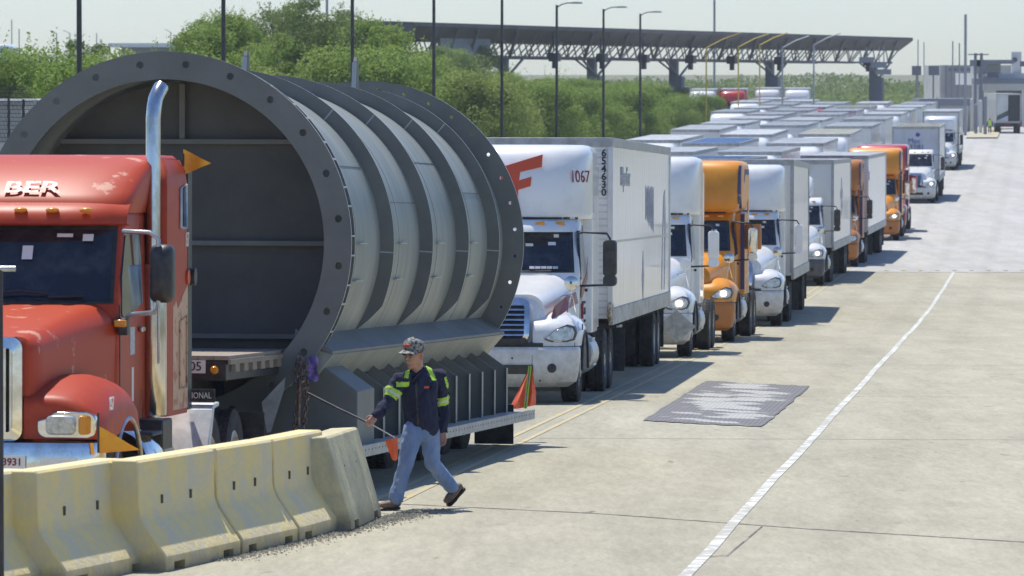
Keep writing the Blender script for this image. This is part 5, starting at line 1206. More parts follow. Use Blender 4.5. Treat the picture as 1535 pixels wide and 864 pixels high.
# beard / moustache and hair
extract(body, 'hair', 'grey_hair', lambda c, n: ((c-HD).dot(FACE) < .015 and -.045 < (c-HD).dot(UPV) < .06 and (c-HD).length < .14 and abs((c-HD).dot(SIDE)) > .045 and (c-HD).dot(FACE) < -.03) or ((c-HD).dot(FACE) < -.06 and -.05 < (c-HD).dot(UPV) < .05 and (c-HD).length < .14), .006)
extract(body, 'moustache', 'grey_hair', lambda c, n: (c-HD).dot(FACE) > .078 and -.052 < (c-HD).dot(UPV) < -.036 and abs((c-HD).dot(SIDE)) < .035, .004)
# sunglasses
mb = MB()
for s in (-1, 1): mb.sphere(HP(.088, s*.036, .022), (.055, .02, .036), 12, 8, rot=(0, 0, math.atan2(FACE.y, FACE.x) + PI/2), e=.8); mb.tube([HP(.085, s*.064, .03), HP(.03, s*.083, .03), HP(-.01, s*.088, .026)], .004, 6)
mb.tube([HP(.094, -.012, .028), HP(.094, .012, .028)], .004, 6); mb.build('sunglasses', 'black', man, 60)
# cap
mb = MB(); secs = []
for u, r in ((.045, 1.0), (.06, 1.01), (.09, .99), (.115, .90), (.135, .70), (.147, .40), (.150, .02)):
    secs.append([HP(math.cos(a)*.104*r - .008, math.sin(a)*.092*r, u + .012*math.cos(a)) for a in [2*PI*k/24 for k in range(24)]])
mb.loft(secs, cap=False); cap = mb.build('cap', 'camo', man, 60)
mb = MB(); top = []; bot = []
for i in range(13):
    a = R(-72 + 12*i); rr_ = .100; inn = (math.cos(a)*.102, math.sin(a)*.088); out = (math.cos(a)*.102 + .085*math.cos(a*.9), math.sin(a)*.095)
    top += [HP(inn[0]-.006, inn[1], .055), HP(out[0], out[1], .040 - .018*math.sin(a)**2)]
mb.add(top, [(2*i, 2*i+1, 2*i+3, 2*i+2) for i in range(12)]); mb.add([Vector(p) - UPV*.006 for p in top], [(2*i, 2*i+1, 2*i+3, 2*i+2) for i in range(12)]); mb.build('cap_brim', 'camo', cap, 60)
mb = MB(); mb.sphere(HP(.092, 0, .095), (.02, .085, .038), 10, 6, rot=(0, 0, math.atan2(FACE.y, FACE.x)))
mb.build('cap_emblem', 'logo_red', cap, 60)
# shirt
mb = MB()
limb(mb, [Vector((-.085, -.0, 1.36)), Vector((-.08, -.01, 1.27)), Vector((-.07, -.0, 1.10)), Vector((-.055, 0, .95)), Vector((-.045, 0, .84))], [(.10, .09), (.19, .125), (.18, .145), (.175, .155), (.172, .14)], n=24)
limb(mb, [Vector((-.11, -.02, 1.37)), SH_R + Vector((.02, 0, .005)), SH_R.lerp(EL_R, .5), EL_R, EL_R.lerp(WR_R, .5), WR_R], [.06, .083, .077, .068, .060, .052], n=18)
limb(mb, [Vector((-.04, .02, 1.38)), SH_L, SH_L.lerp(EL_L, .5), EL_L, EL_L.lerp(WR_L, .5), WR_L], [.06, .088, .080, .070, .062, .056], n=18)
shirt = fuse('shirt', mb, 'shirt', man, .010, 5, .026, 10)
def along(c, a, b): d = b-a; return (c-a).dot(d)/d.length_squared, ((c-a) - d*((c-a).dot(d)/d.length_squared)).length
def band(a, b, t0, t1, rmax=.12):
    def f(c, n): t, r = along(c, a, b); return t0 < t < t1 and r < rmax
    return f
bands = [band(SH_R, EL_R, .42, .78, .10), band(SH_L, EL_L, .62, .92, .12), lambda c, n: abs(c.x + .24) < .065 and 1.245 < c.z < 1.295 and n.y < -.2 and c.y < -.06, lambda c, n: c.z > 1.30 and abs((c.x - .03) - (1.40-c.z)*.45) < .022 and n.y < .3 and c.x > -.04, lambda c, n: c.z > 1.33 and abs(c.x + .19 + (1.40-c.z)*.2) < .022 and n.y < .5, lambda c, n: abs(c.x-.16) < .06 and 1.22 < c.z < 1.33 and abs(c.x - .19 + (1.30-c.z)*-.25) < .012]
for f in bands: extract(shirt, 'reflective_band', 'hiviz', f, .004)
extract(shirt, 'silver_band', 'refl', band(SH_R, EL_R, .54, .66, .10), .006); extract(shirt, 'silver_band', 'refl', band(SH_L, EL_L, .72, .82, .12), .006)
extract(shirt, 'chest_emblem', 'logo_red', lambda c, n: abs(c.x - .0) < .022 and abs(c.z - 1.235) < .011 and n.y < -.3, .004)
extract(shirt, 'placket', 'black', lambda c, n: abs(c.x + .105 - (1.3-c.z)*.05) < .008 and .86 < c.z < 1.3 and n.y < -.3, .003)
mb = MB(); mb.tube([Vector((-.175, -.09, 1.37)), Vector((-.135, -.14, 1.30)), Vector((-.10, -.13, 1.35)), Vector((-.03, -.05, 1.415))], .016, 8); mb.tube([Vector((-.175, -.09, 1.37)), Vector((-.13, .0, 1.43)), Vector((-.03, -.05, 1.415))], .02, 8); mb.build('collar', 'shirt', shirt, 60)
# jeans
mb = MB()
limb(mb, [HIP + Vector((0, 0, .05)), HIP, HIP + Vector((0, 0, -.06))], [(.155, .12), (.165, .13), (.13, .12)], n=20)
limb(mb, [HR_, HR_.lerp(KR, .5), KR, KR.lerp(AR, .5), AR + Vector((0, 0, .01))], [.108, .096, .078, .074, .074], n=18); limb(mb, [HL_, HL_.lerp(KL, .5), KL, KL.lerp(AL, .5), AL + Vector((-.01, -.01, .015))], [.108, .096, .080, .075, .072], n=18)
fuse('jeans', mb, 'jeans', man, .009, 4, .013, 15, 5)
# boots: front foot heel down, rear foot on its toes
def boot(ank, toe, heel, upv):
    mb = MB(); ank, toe, heel = Vector(ank), Vector(toe), Vector(heel)
    limb(mb, [ank + Vector(upv)*.06, ank, heel.lerp(ank, .45)], [.052, .05, .045], n=14); limb(mb, [heel, heel.lerp(toe, .4), heel.lerp(toe, .75), toe], [(.04, .038), (.046, .042), (.048, .036), (.038, .028)], n=14)
    b = fuse('boot', mb, 'boot', man, .009, 3)
    mb = MB(); n_ = Vector(upv).normalized(); d = (toe-heel).normalized(); sd = d.cross(n_).normalized(); secs = []
    for t, w_ in ((-.12, .02), (-.06, .036), (.1, .042), (.4, .038), (.75, .05), (1.02, .042), (1.12, .02)):
        c = heel + (toe-heel)*t - n_*.040; secs.append([c + sd*w_, c - sd*w_, c - sd*w_ - n_*.022, c + sd*w_ - n_*.022])
    mb.loft(secs); mb.build('sole', 'sole', b, 30)
boot(AR + Vector((0, 0, 0)), (-.455, -.20, .062), (-.285, -.125, .075), (0.08, 0, 1)); boot(AL + Vector((.0, 0, 0)), (.195, .165, .075), (.325, .25, .215), (-.62, -.5, .75))
# flag on a stick held in the right hand
hd = man.location + HN_R
mb = MB(); a = S(462, 590, 52.6); b = Vector((XP(560, 51.62), 51.62, ZP(637, 51.62))); c = Vector((XP(592, 51.5), 51.5, ZP(657, 51.5)))
hw = man.location + WR_R + (HN_R-WR_R).normalized()*.11
b = hw; mb.tube([a, a.lerp(b, .5)+Vector((0, 0, -.005)), b], .012, 8); fs = mb.build('flag_stick', 'black', None, 60); tag(fs, 'black stick with a light tip and small orange flag in the walking man\'s hand', 'flag')
mb = MB(); mb.tube([b, c], .006, 8); mb.build('stick_tip', 'alu', fs, 60)
mb = MB(); mb.add([S(577, 661, 51.5), S(587, 659, 51.45), S(596, 656, 51.5), S(581, 672, 51.5), S(590, 672, 51.44), S(597, 672, 51.5), S(588, 690, 51.5), S(592, 692, 51.46), S(596, 690, 51.5)], [(0, 1, 4, 3), (1, 2, 5, 4), (3, 4, 7, 6), (4, 5, 8, 7)]); mb.build('flag_cloth', 'flago', fs, 60)

# ------------------------------------------------------------ lamp posts
def lamp_post(X, Y, H=11.3, r=.095):
    root = empty('street_lamp', (X, Y, gz(X, Y)))
    mb = MB(); mb.tube([(0, 0, 0), (0, 0, H*.5), (0, 0, H)], [r*1.05, r*.9, r*.75], 14); mb.lathe([(.3, 0), (.3, .04), (.16, .06), (.14, .3), (.001, .3)], (0, 0, 0), 'Z', 16); mb.build('pole', 'pole', root, 60)
    mb = MB(); mb.tube([(0, 0, H-.15), (.25, 0, H+.02), (.6, 0, H+.12), (.9, 0, H+.12)], .035, 8); arm = mb.build('lamp_arm', 'pole', root, 60)
    mb = MB(); mb.loft([[(x, a, H+.12+b) for a, b in rrect(-w_, w_, -.05, h, .02, 3)] for x, w_, h in ((.85, .06, .05), (1.0, .13, .07), (1.35, .14, .06), (1.5, .08, .03))]); mb.build('lamp_head', 'polegrey', arm, 40)
    tag(root, None, 'street lamp', 'street lamps along the left side'); return root
poles = [(120, 155), (336, 182), (529, 214), (651, 243), (753, 272.5), (835, 303), (905, 334), (960, 364)]
proto = None
lbl = ['dark lamp post on the far left, above the left rim of the steel ring', 'dark lamp post over the top of the steel ring, left of the tallest tree', 'dark lamp post in front of the trees right of the ring top', 'dark lamp post just right of the canopy tip', 'dark lamp post above the white trailer, left of the visible lamp heads', 'dark street lamp whose lamp head is the leftmost visible one', 'dark street lamp second of the three showing lamp heads', 'dark street lamp farthest right of the row with a visible head']
for i, (px, Y) in enumerate(poles):
    X = XP(px, Y)
    if proto is None: proto = o = lamp_post(X, Y)
    else: o = copy_tree(proto); o.location = (X, Y, gz(X, Y))
    o.location.z = ZP({120: 8}.get(px, 8 if px < 850 else (14 if px < 930 else 21)), max(Y, 300)) - 11.3 if Y > 300 else gz(X, Y) + .0
    o['label'] = lbl[i]

# ------------------------------------------------------------ shrubs and trees
TOP = {}
def crown_mesh(name, W, D, H, nclump, nleaf, ls, seed, m, z0=.4, airy=0., core=True):
    rg = random.Random(seed); mb = MB(); cl = []
    for i in range(nclump):
        a = rg.random()*2*PI; rr_ = math.sqrt(rg.random()); hz = rg.random()
        env = math.sqrt(max(.05, 1-(hz-.35)**2/.5)); r = rg.uniform(.08, .21)*W*(1.0 if not airy else .62)
        c = Vector((math.cos(a)*rr_*W*.42*env, math.sin(a)*rr_*D*.42*env, z0 + hz*(H-z0-r*.7)+r*.3)); cl.append((c, r))
    for c, r in cl:
        sq = rg.uniform(.6, .9)
        for k in range(nleaf):
            v = Vector((rg.gauss(0, 1), rg.gauss(0, 1), rg.gauss(0, 1))).normalized(); rad = r*(1-rg.random()**2.2*.55)*(1+.22*noise.noise(v*2.2+c)); p = c + Vector((v.x, v.y, v.z*sq))*rad
            if p.z < .05: continue
            s = ls*rg.uniform(.5, 1.35); nrm = (v*.6 + Vector((rg.uniform(-1, 1), rg.uniform(-1, 1), rg.uniform(-.3, 1)))).normalized(); t = nrm.orthogonal().normalized(); t.rotate(Matrix.Rotation(rg.random()*6.3, 3, nrm)); b = nrm.cross(t)
            mb.add([p-t*s*.5, p+b*s*.28, p+t*s*.5, p-b*s*.28], [(0, 1, 2, 3)])
    if core:
        # a few long stray twigs of leaves that break the outline
        for k in range(nclump*3):
            c, r = rg.choice(cl); v = Vector((rg.gauss(0, 1), rg.gauss(0, 1), abs(rg.gauss(0, 1))+.3)).normalized()
            for q in range(14):
                p = c + v*r*(.8+q*.045) + Vector((rg.uniform(-1, 1), rg.uniform(-1, 1), rg.uniform(-1, 1)))*ls*.5; s = ls*.8; t = Vector((rg.uniform(-1, 1), rg.uniform(-1, 1), rg.uniform(-1, 1))).normalized(); b = t.orthogonal().normalized()
                mb.add([p-t*s*.5, p+b*s*.3, p+t*s*.5, p-b*s*.3], [(0, 1, 2, 3)])
    o = mb.build(name, m, None, 0); TOP[o.name] = sorted(p[2] for p in mb.v)[int(len(mb.v)*.992)]
    tb = MB()
    base = Vector((0, 0, -.3)); fork = Vector((rg.uniform(-.1, .1)*W, 0, H*.18))
    tb.tube([base, base.lerp(fork, .5), fork], [W*.03, W*.024, W*.02], 8)
    for c, r in cl[:(9 if not airy else 26)]:
        mid = fork.lerp(c, .5) + Vector((rg.uniform(-.05, .05)*W, rg.uniform(-.05, .05)*W, -.05*H)); tb.tube([fork, mid, c], [W*.016, W*.011, W*.004], 6)
    t = tb.build('trunk', 'bark', None, 60); return o, t
def plant(name, cat, label, X, Y, crown_trunk, first, sc, rot, group, z=None):
    root = empty(name, (X, Y, gz(X, Y) if z is None else z), (0, 0, rot)); root.scale = sc
    for src in crown_trunk:
        if first: c = src
        else: c = src.copy(); COL.objects.link(c)
        c.parent = root
    return tag(root, label, cat, group)
variants = []
for i, (m, W, H, n_, k, ls) in enumerate((('leaf1', 6.0, 4.6, 36, 1150, .115), ('leaf3', 5.4, 4.0, 32, 1150, .11), ('leaf1', 7.0, 5.2, 42, 1150, .12), ('leaf2', 6.2, 5.0, 36, 1150, .12))):
    variants.append([crown_mesh('crown', W, W*.9, H, n_, k, ls, 20+i, m), False])
rb = random.Random(21); cnt = 0
desc = ['bright green mesquite shrub', 'yellow-green bushy shrub', 'broad green mesquite shrub', 'darker green dense shrub']
def shrub(X, Y, sc, v=None):
    global cnt
    v = rb.choices(range(4), [4, 3, 4, 1.6])[0] if v is None else v; ct, usedf = variants[v]; sc = min(1.5, sc*4.7/TOP[ct[0].name])
    plant('shrub', 'shrub', desc[v] + ' in the thicket behind the street lamps', X, Y, ct, not usedf, (sc*rb.uniform(.95, 1.2), sc*1.1, sc), rb.random()*6.28, 'shrubs in the thicket behind the street lamps'); variants[v][1] = True; cnt += 1
for Y in (168, 184, 202, 222, 245, 270, 298, 330, 365, 402, 440, 478):
    X1 = POLE(Y) - 4.6; X0 = XP(-30, Y); X = X1
    while X > X0:
        # height profile so the crest follows the photograph
        px = 768 + X/Y*FPX; crest = lerp([(-50, 80), (60, 92), (160, 84), (300, 80), (420, 78), (560, 66), (600, 72), (622, 88), (650, 84), (672, 62), (700, 62), (735, 104), (760, 116), (1000, 128), (1080, 140), (1160, 176)], px)[0]
        hmax = max(1.5, ZP(crest, Y) - gz(X, Y)); sc = hmax/4.7*rb.uniform(.66, 1.05)
        if sc > .3: shrub(X + rb.uniform(-.8, .8), Y + rb.uniform(-3, 3), sc)
        X -= 5.0*max(.6, sc)
for Y in (312, 345, 380, 416, 455, 495, 520, 545):
    X = POLE(Y) - 4.2; X2 = X - 24
    while X > X2:
        px = 768 + X/Y*FPX; crest = lerp([(800, 118), (1000, 128), (1080, 140), (1110, 146), (1150, 168), (1170, 180)], px)[0]; sc = (ZP(crest, Y)-gz(X, Y))/4.7*rb.uniform(.75, 1.04)
        if sc > .3: shrub(X, Y+rb.uniform(-3, 3), sc)
        X -= 4.6*max(.6, sc)
# taller trees
tv = [crown_mesh('crown', 8.5, 8, 9.0, 78, 620, .13, 50, 'leaf2', z0=1.6, airy=1), crown_mesh('crown', 7.5, 7, 7.2, 64, 620, .13, 51, 'leaf1', z0=1.3, airy=1)]
tvd = [False, False]
for i, (px, py, Y, v, lb) in enumerate([(432, 4, 262, 0, 'tallest olive green mesquite tree above the ring, right of the second lamp post'), (350, 26, 250, 1, 'airy mesquite tree behind the lamp post over the ring top'), (318, 45, 240, 1, 'small pale mesquite at the left end of the tree group'), (388, 22, 275, 0, 'mesquite tree between the tallest one and the lamp post'), (490, 22, 280, 0, 'dark mesquite tree just right of the tallest one'), (560, 36, 270, 1, 'mesquite tree right of the third lamp post'), (145, 66, 235, 0, 'small dark tree just right of the leftmost lamp post')]):
    X = XP(px, Y); zt = ZP(py, Y); h = zt - gz(X, Y); H0 = TOP[tv[v][0].name]; sc = h/H0
    plant('mesquite_tree', 'tree', lb, X, Y, tv[v], not tvd[v], (sc*1.05, sc*1.05, sc), rb.random()*6, 'taller mesquite trees'); tvd[v] = True
# far-off scrub line that reads as one mass
mb = MB(); rg = random.Random(77)
for i in range(60000):
    Y = rg.uniform(640, 900); X = rg.uniform(-90, 78)*Y/700; h = (3.2 + 2.2*noise.noise(Vector((X*.05, Y*.01, 0))) + .8*noise.noise(Vector((X*.3, Y*.05, 3))))*(Y/760); z = zprof(Y) + h*(rg.random()**.5) + .6; s = rg.uniform(.14, .36); t = Vector((rg.uniform(-1, 1), rg.uniform(-1, 1), rg.uniform(-1, 1))).normalized()*s; b = t.orthogonal().normalized()*s*.6; p = Vector((X, Y, z))
    mb.add([p-t, p+b, p+t, p-b], [(0, 1, 2, 3)])
mb.build('distant_scrub', 'leaf2', None, 0)['kind'] = 'stuff'

# ------------------------------------------------------------ inspection canopy with Y columns
cy0, cy1 = 455.0, 600.0; cx0, cx1 = XP(612, cy0), XP(1372, cy1); CL = math.hypot(cx1-cx0, cy1-cy0)
zt0, zt1 = ZP(33, cy0), ZP(57, cy1)
can = empty('inspection_canopy', (cx0, cy0, 0), (0, 0, -math.atan2(cx1-cx0, cy1-cy0)))
tag(can, 'long dark canopy roof with white lattice truss and Y-shaped columns spanning the far plaza', 'canopy')
# local: y along the length, x across (towards +x = the side seen), z world
def ctop(y): return zt0 + (zt1-zt0)*y/CL
def cpt(px, dx=0):
    """distance along the canopy for a station seen at column px"""
    lo, hi = 0, CL
    for _ in range(40):
        m_ = (lo+hi)/2; X = cx0+(cx1-cx0)*m_/CL; Y = cy0+(cy1-cy0)*m_/CL
        if 768+X/Y*FPX < px: lo = m_
        else: hi = m_
    return lo
mb = MB(); 
mb.loft([[(x, y, ctop(y)+dz) for x, dz in ((0, 0), (0, -.35), (-1.6, -1.5), (-11, -1.5), (-11, -.1))] for y in (1.5, CL-1)]); mb.add([(0, 1.5, ctop(0)), (0, 1.5, ctop(0)-1.1), (-11, 1.5, ctop(0)-.9), (-11, 1.5, ctop(0)), (-3, -6.0, ctop(0)+.1)], [(0, 1, 4), (1, 2, 4), (2, 3, 4), (3, 0, 4)]); mb.build('roof', 'canopy', can, 0)
mb = MB(); n = 30; zb = -2.9
for i in range(n):
    a = 2 + (CL-4)*i/n; b = 2 + (CL-4)*(i+1)/n; m_ = (a+b)/2
    for x in (-1.0, -5.5, -10):
        mb.tube([(x-.4, a, ctop(a)-1.4), (x-.9, m_, ctop(m_)+zb)], .07, 5); mb.tube([(x-.9, m_, ctop(m_)+zb), (x-.4, b, ctop(b)-1.4)], .07, 5)
    mb.tube([(-1.9, m_, ctop(m_)+zb), (-10.9, m_, ctop(m_)+zb)], .07, 5); mb.tube([(-.1, a, ctop(a)-.5), (-1.9, m_, ctop(m_)+zb)], .16 if i % 2 else .07, 5)
for x in (-1.9, -6.4, -10.9): mb.tube([(x, 4, ctop(4)+zb), (x, CL-3, ctop(CL)+zb)], .10, 5)
mb.build('lattice_truss', 'truss', can, 0)
mb = MB(); ya, yb_ = cpt(682), cpt(756); mb.box((-1.5, (ya+yb_)/2, ctop(ya)-2.6), (.3, yb_-ya, 2.6)); mb.build('end_wall', 'bldg2', can, 0)
for px in (640, 792, 924, 1046, 1189, 1343):
    y = cpt(px); mb = MB(); zt = ctop(y); zg = zprof(cy0 + (cy1-cy0)*y/CL)
    mb.box((-2, y, (zt-4.6+zg)/2), (.9, .9, zt-4.6-zg)); mb.box((-3.6, y+3, (zt-2.9+zg)/2), (.8, .8, zt-2.9-zg)); cc = mb.build('column', 'column', can, 0)
    mb = MB(); 
    for sgn in (-1, 1): mb.tube([(-2, y, zt-4.7), (-2, y+sgn*4.6, zt-2.8)], .12, 8)
    mb.tube([(-2, y, zt-4.7), (-4.5, y, zt-2.8)], .10, 6); mb.build('strut', 'truss', cc, 0)
for px in (826, 897, 960, 1030, 1092, 1163, 1296):
    y = cpt(px); mb = MB(); mb.box((.4, y, ctop(y)-2.9), (.9, .9, .8)); mb.box((.4, y, ctop(y)-3.6), (.4, .4, .7)); mb.tube([(.3, y, ctop(y)-2.4), (.3, y, ctop(y)-1.0)], .08); mb.build('lane_light', 'black', can, 0)
def far_post(px, ytop, ybase, Y, r, m, label, name='light_mast', cat='mast', armpx=0, armm=None, group=None):
    X = XP(px, Y); z = ZP(ytop, Y); zg = zprof(Y); mb = MB(); mb.tube([(X, Y, zg), (X, Y, z)], r, 8)
    if armpx: mb.tube([(X, Y, z-.1), (XP(px+armpx*.5, Y), Y, z+abs(armpx)/FPX*Y*.22), (XP(px+armpx, Y), Y, z+abs(armpx)/FPX*Y*.40)], r*.8, 6)
    return tag(mb.build(name, m, None, 60), label, cat, group)
far_post(1059, 70, 190, 395, .055, 'yellowpole', 'leftmost yellow gantry pole with slanting arm', 'gantry_pole', 'pole', 52, group='yellow gantry poles'); far_post(1107, 69, 190, 400, .055, 'yellowpole', 'middle yellow gantry pole with slanting arm', 'gantry_pole', 'pole', 46, group='yellow gantry poles'); far_post(1139, 66, 180, 405, .055, 'yellowpole', 'rightmost yellow gantry pole', 'gantry_pole', 'pole', 42, group='yellow gantry poles')
far_post(1173, 70, 160, 420, .07, 'polegrey', 'grey gantry pole left of centre under the canopy', 'gantry_pole', 'pole', 40); far_post(1220, 66, 160, 425, .07, 'polegrey', 'grey gantry pole under the right half of the canopy', 'gantry_pole', 'pole', 40)
far_post(1071, -20, 100, 640, .14, 'polegrey', 'tall grey mast rising above the middle of the canopy'); far_post(491, -20, 100, 520, .13, 'polegrey', 'pale mast seen through the tree group')
for px, yt, Y, lb in ((19, 30, 700, 'thin mast at the far left horizon'), (30, 44, 700, 'short mast right of the thin far left mast'), (86, 50, 640, 'hooked street light behind the left shrubs'), (106, 50, 700, 'hooked light just left of the leftmost lamp post'), (146, 50, 760, 'tiny mast right of the leftmost lamp post'), (257, 48, 800, 'thin light pole left of the white roof end'), (272, 56, 800, 'small light pole at the white roof end'), (1376, 60, 650, 'slim mast right of the canopy end'), (1385, 64, 700, 'second slim mast right of the canopy end'), (1428, 62, 560, 'thin pole before the beige building, left one'), (1438, 65, 565, 'thin pole before the beige building, right one'), (1447, 22, 520, 'tallest thin mast beside the beige building')):
    far_post(px, yt, 100, Y, .07 if px < 1440 else .14, 'polegrey', lb, armpx=(-10 if px in (86, 106, 257) else 0))
# distant white roof on the left
mb = MB(); Y = 900; x0, x1 = XP(163, Y), XP(300, Y); mb.box(((x0+x1)/2, Y+10, ZP(68, Y)), (x1-x0, 20, .7), mi=1); mb.box(((x0+x1)/2, Y+12, (zprof(Y)+ZP(70, Y))/2), (x1-x0-4, 14, ZP(70, Y)-zprof(Y))); tag(mb.build('warehouse', ['bldg2', 'white'], None, 0), 'far warehouse with a bright white flat roof seen over the ring', 'building')
mb = MB(); mb.box((XP(-5, 300), 300, ZP(88, 300)), (2, 6, 1.6)); mb.box((XP(-5, 300), 300, ZP(98, 300)-1.5), (1.6, 5, 3)); tag(mb.build('parked_van', 'white', None, 20, bevel=.2), 'white vehicle half hidden by shrubs at the left edge', 'van')

# ------------------------------------------------------------ border booth buildings at the right
def blk(name, px0, px1, py0, py1, Y, D, m, label, cat='building', zb=None, parent=None, bevel=0):
    x0, x1 = XP(px0, Y), XP(px1, Y); z1 = ZP(py0, Y); z0 = zprof(Y) if py1 is None else ZP(py1, Y); mb = MB(); mb.box(((x0+x1)/2, Y+D/2, (z0+z1)/2), (x1-x0, D, z1-z0)); o = mb.build(name, m, parent, 20, bevel=bevel)
    if label: tag(o, label, cat)
    return o
b1 = blk('office_building', 1409, 1530, 98, None, 640, 25, 'bldg', 'tall beige building behind the thin poles', 'building')
blk('fascia_band', 1422, 1455, 102, 107, 639.9, .3, 'bldg2', None, parent=b1)
mb = MB()
for px in (1418, 1427, 1436, 1446, 1458, 1466): mb.box((XP(px, 639.8), 639.8, ZP(124, 640)), (.18, .3, 4.3))
mb.build('pilasters', 'bldg2', b1, 0)
b2 = blk('guard_building', 1378, 1462, 148, None, 545, 10, 'bldg2', 'low grey guard building with one small window beyond the last trucks', 'building')
blk('window_frame', 1391, 1406, 152, 168, 544.9, .2, 'bldg3', None, parent=b2); blk('window_pane', 1394, 1403, 155, 165, 544.7, .2, 'glass', None, parent=b2)
mb = MB()
for i in range(34):
    px = 1410 + i*1.5; mb.box((XP(px, 540), 540, ZP(167, 540)), (.035, .035, 1.1))
mb.box((XP(1435, 540), 540, ZP(163.5, 540)), (3.6, .04, .05)); tag(mb.build('railing', 'white2', None, 0), 'white picket railing in front of the low grey building', 'railing')
b3 = blk('toll_plaza_building', 1466, 1640, 110, 128, 590, 30, 'bldg3', 'pale border booth building with flat roof over the truck gate', 'building')
blk('roof_slab', 1460, 1640, 118, 127, 588, 3, 'bldg2', None, parent=b3); blk('parapet', 1464, 1500, 96, 112, 592, 8, 'bldg3', None, parent=b3); blk('upper_fascia', 1464, 1520, 90, 96, 589, 8, 'bldg2', None, parent=b3)
for px in (1458, 1476, 1484): blk('pillar', px, px+9, 127, None, 586, 1.0, 'bldg3', None, parent=b3)
blk('pillar', 1533, 1548, 127, None, 586, 1.0, 'bldg3', None, parent=b3); blk('lintel', 1474, 1550, 126, 136, 585, 1.0, 'bldg', None, parent=b3)
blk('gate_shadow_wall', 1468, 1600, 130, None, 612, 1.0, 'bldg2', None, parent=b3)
s_ = blk('lane_sign', 1467, 1497, 109, 117, 586.5, .3, 'signdark', 'dark sign board with white lettering on the booth roof', 'sign'); text('Toll', 1.0*.6, 'lettering', 'inkwhite', s_, (XP(1474, 586), 586.3, ZP(113, 586)), (R(90), 0, 0))
s_ = blk('round_emblem_panel', 1516, 1531, 78, 110, 600, .4, 'bldg3', 'white panel with a dark round emblem above the booth', 'sign'); mb = MB(); mb.lathe([(.001, 0), (.30, 0), (.30, .05)], (XP(1521, 599.7), 599.7, ZP(90, 600)), 'Y', 20); mb.build('round_emblem', 'signdark', s_, 30)
blk('lane_sign', 1529, 1545, 92, 100, 598, .4, 'signdark', 'dark sign board at the right edge beside the round emblem', 'sign')
for px, k in ((1462, 0), (1471, 1)):
    mb = MB(); X = XP(px, 570); mb.tube([(X, 570, zprof(570)), (X, 570, ZP(80, 570))], .16); mb.box((X, 570, ZP(82, 570)), (1.6, .1, .12)); mb.box((X, 570, ZP(95, 570)), (1.2, .2, .7)); tag(mb.build('utility_pole', 'column', None, 0), ['utility pole with crossarm left of the booth', 'second utility pole with crossarm nearer the booth'][k], 'pole')
for k in range(2):
    p0 = (1374, 1399)[k]; s_ = blk('overhead_sign', p0-7, p0+7+k*2, 99, 113, 600, .3, 'bldg2', ['grey overhead sign board right of the canopy end', 'grey overhead sign board nearest the beige building'][k], 'sign'); mb = MB(); mb.tube([(XP(p0, 600.4), 600.4, zprof(600)), (XP(p0, 600.4), 600.4, ZP(100, 600))], .1); mb.build('post', 'polegrey', s_, 60)
for k, (p0, y0_) in enumerate(((1325, 104), (1299, 86), (1318, 94))):
    s_ = blk('overhead_sign', p0-11, p0+11, y0_, y0_+8, 560, .3, 'bldg2', ['small grey hanging sign below the canopy near its right column', 'small dark hanging sign box below the canopy edge', 'grey hanging sign under the right end of the canopy'][k], 'sign'); mb = MB(); mb.tube([(XP(p0, 560.4), 560.4, ZP(y0_, 560)), (XP(p0, 560.4), 560.4, ZP(70, 560))], .05); mb.build('hanger', 'polegrey', s_, 60)
# bollards on the booth island
strip('traffic_island', mat('yellow_kerb', (.50, .40, .12), .8, col2=(.42, .40, .34), scale=1, mixlo=.4, mixhi=.5), lambda y: XP(1446, 490)+(y-490)*.098, lambda y: XP(1480, 500)+(y-490)*.10, 500, 575, .15)
for k, (px, yt, Y) in enumerate(((1457, 150, 540), (1463, 158, 525), (1470, 152, 530), (1477, 146, 520), (1449, 160, 545))):
    mb = MB(); X = XP(px, Y); mb.tube([(X, Y, zprof(Y)), (X, Y, ZP(yt, Y))], .17, 10); mb.sphere((X, Y, ZP(yt, Y)), (.34, .34, .3)); o = mb.build('bollard', 'bldg2' if k % 2 else 'bldg3', None, 60); tag(o, ['pale bollard at the back of the booth island', 'grey bollard in the middle of the booth island', 'pale bollard nearest the gate lane', 'grey bollard at the front corner of the booth island', 'pale bollard at the left edge of the booth island'][k], 'bollard', 'bollards on the booth island')
# trailer leaving through the booth, seen from behind
gt = empty('semi_trailer', (XP(1512, 533), 533, zprof(533))); tag(gt, 'trailer with half-open dark rear seen from behind in the booth gate', 'trailer')
mb = MB()
for a, b, c, d in ((0, 4.05, 2.56, .12), (0, 1.2, 2.56, .14)): mb.box((a, .3, b), (c, .2, d))
for s in (-1, 1): mb.box((s*1.24, .3, 2.6), (.10, .2, 2.9)); mb.box((s*1.26, 7, 2.6), (.05, 14, 2.9))
mb.box((0, 7, 4.08), (2.56, 14, .06)); mb.box((0, 7, 1.2), (2.56, 14, .1)); mb.box((0, 13.9, 2.6), (2.5, .1, 2.9)); mb.build('frame', 'tr_white', gt, 0)
mb = MB(); mb.box((-.62, .16, 2.62), (1.16, .06, 2.7)); dd = mb.build('door', 'tr_grey', gt, 0)
mb = MB(); mb.prism([(-1.2, 1.5), (-.05, 2.1), (-.05, 2.4), (-1.2, 1.8)], .115, .125); mb.build('green_wave', 'leaf2', dd, 0)
mb = MB(); mb.prism([(-1.2, 1.35), (-.05, 1.85), (-.05, 2.1), (-1.2, 1.5)], .115, .125); mb.build('blue_wave', 'inkblue', dd, 0)
mb = MB(); mb.box((.60, .30, 2.62), (1.18, .06, 2.7)); mb.build('interior_shade_sheet', 'black', gt, 0)  # black sheet across the open doorway, painted as the shade inside the trailer
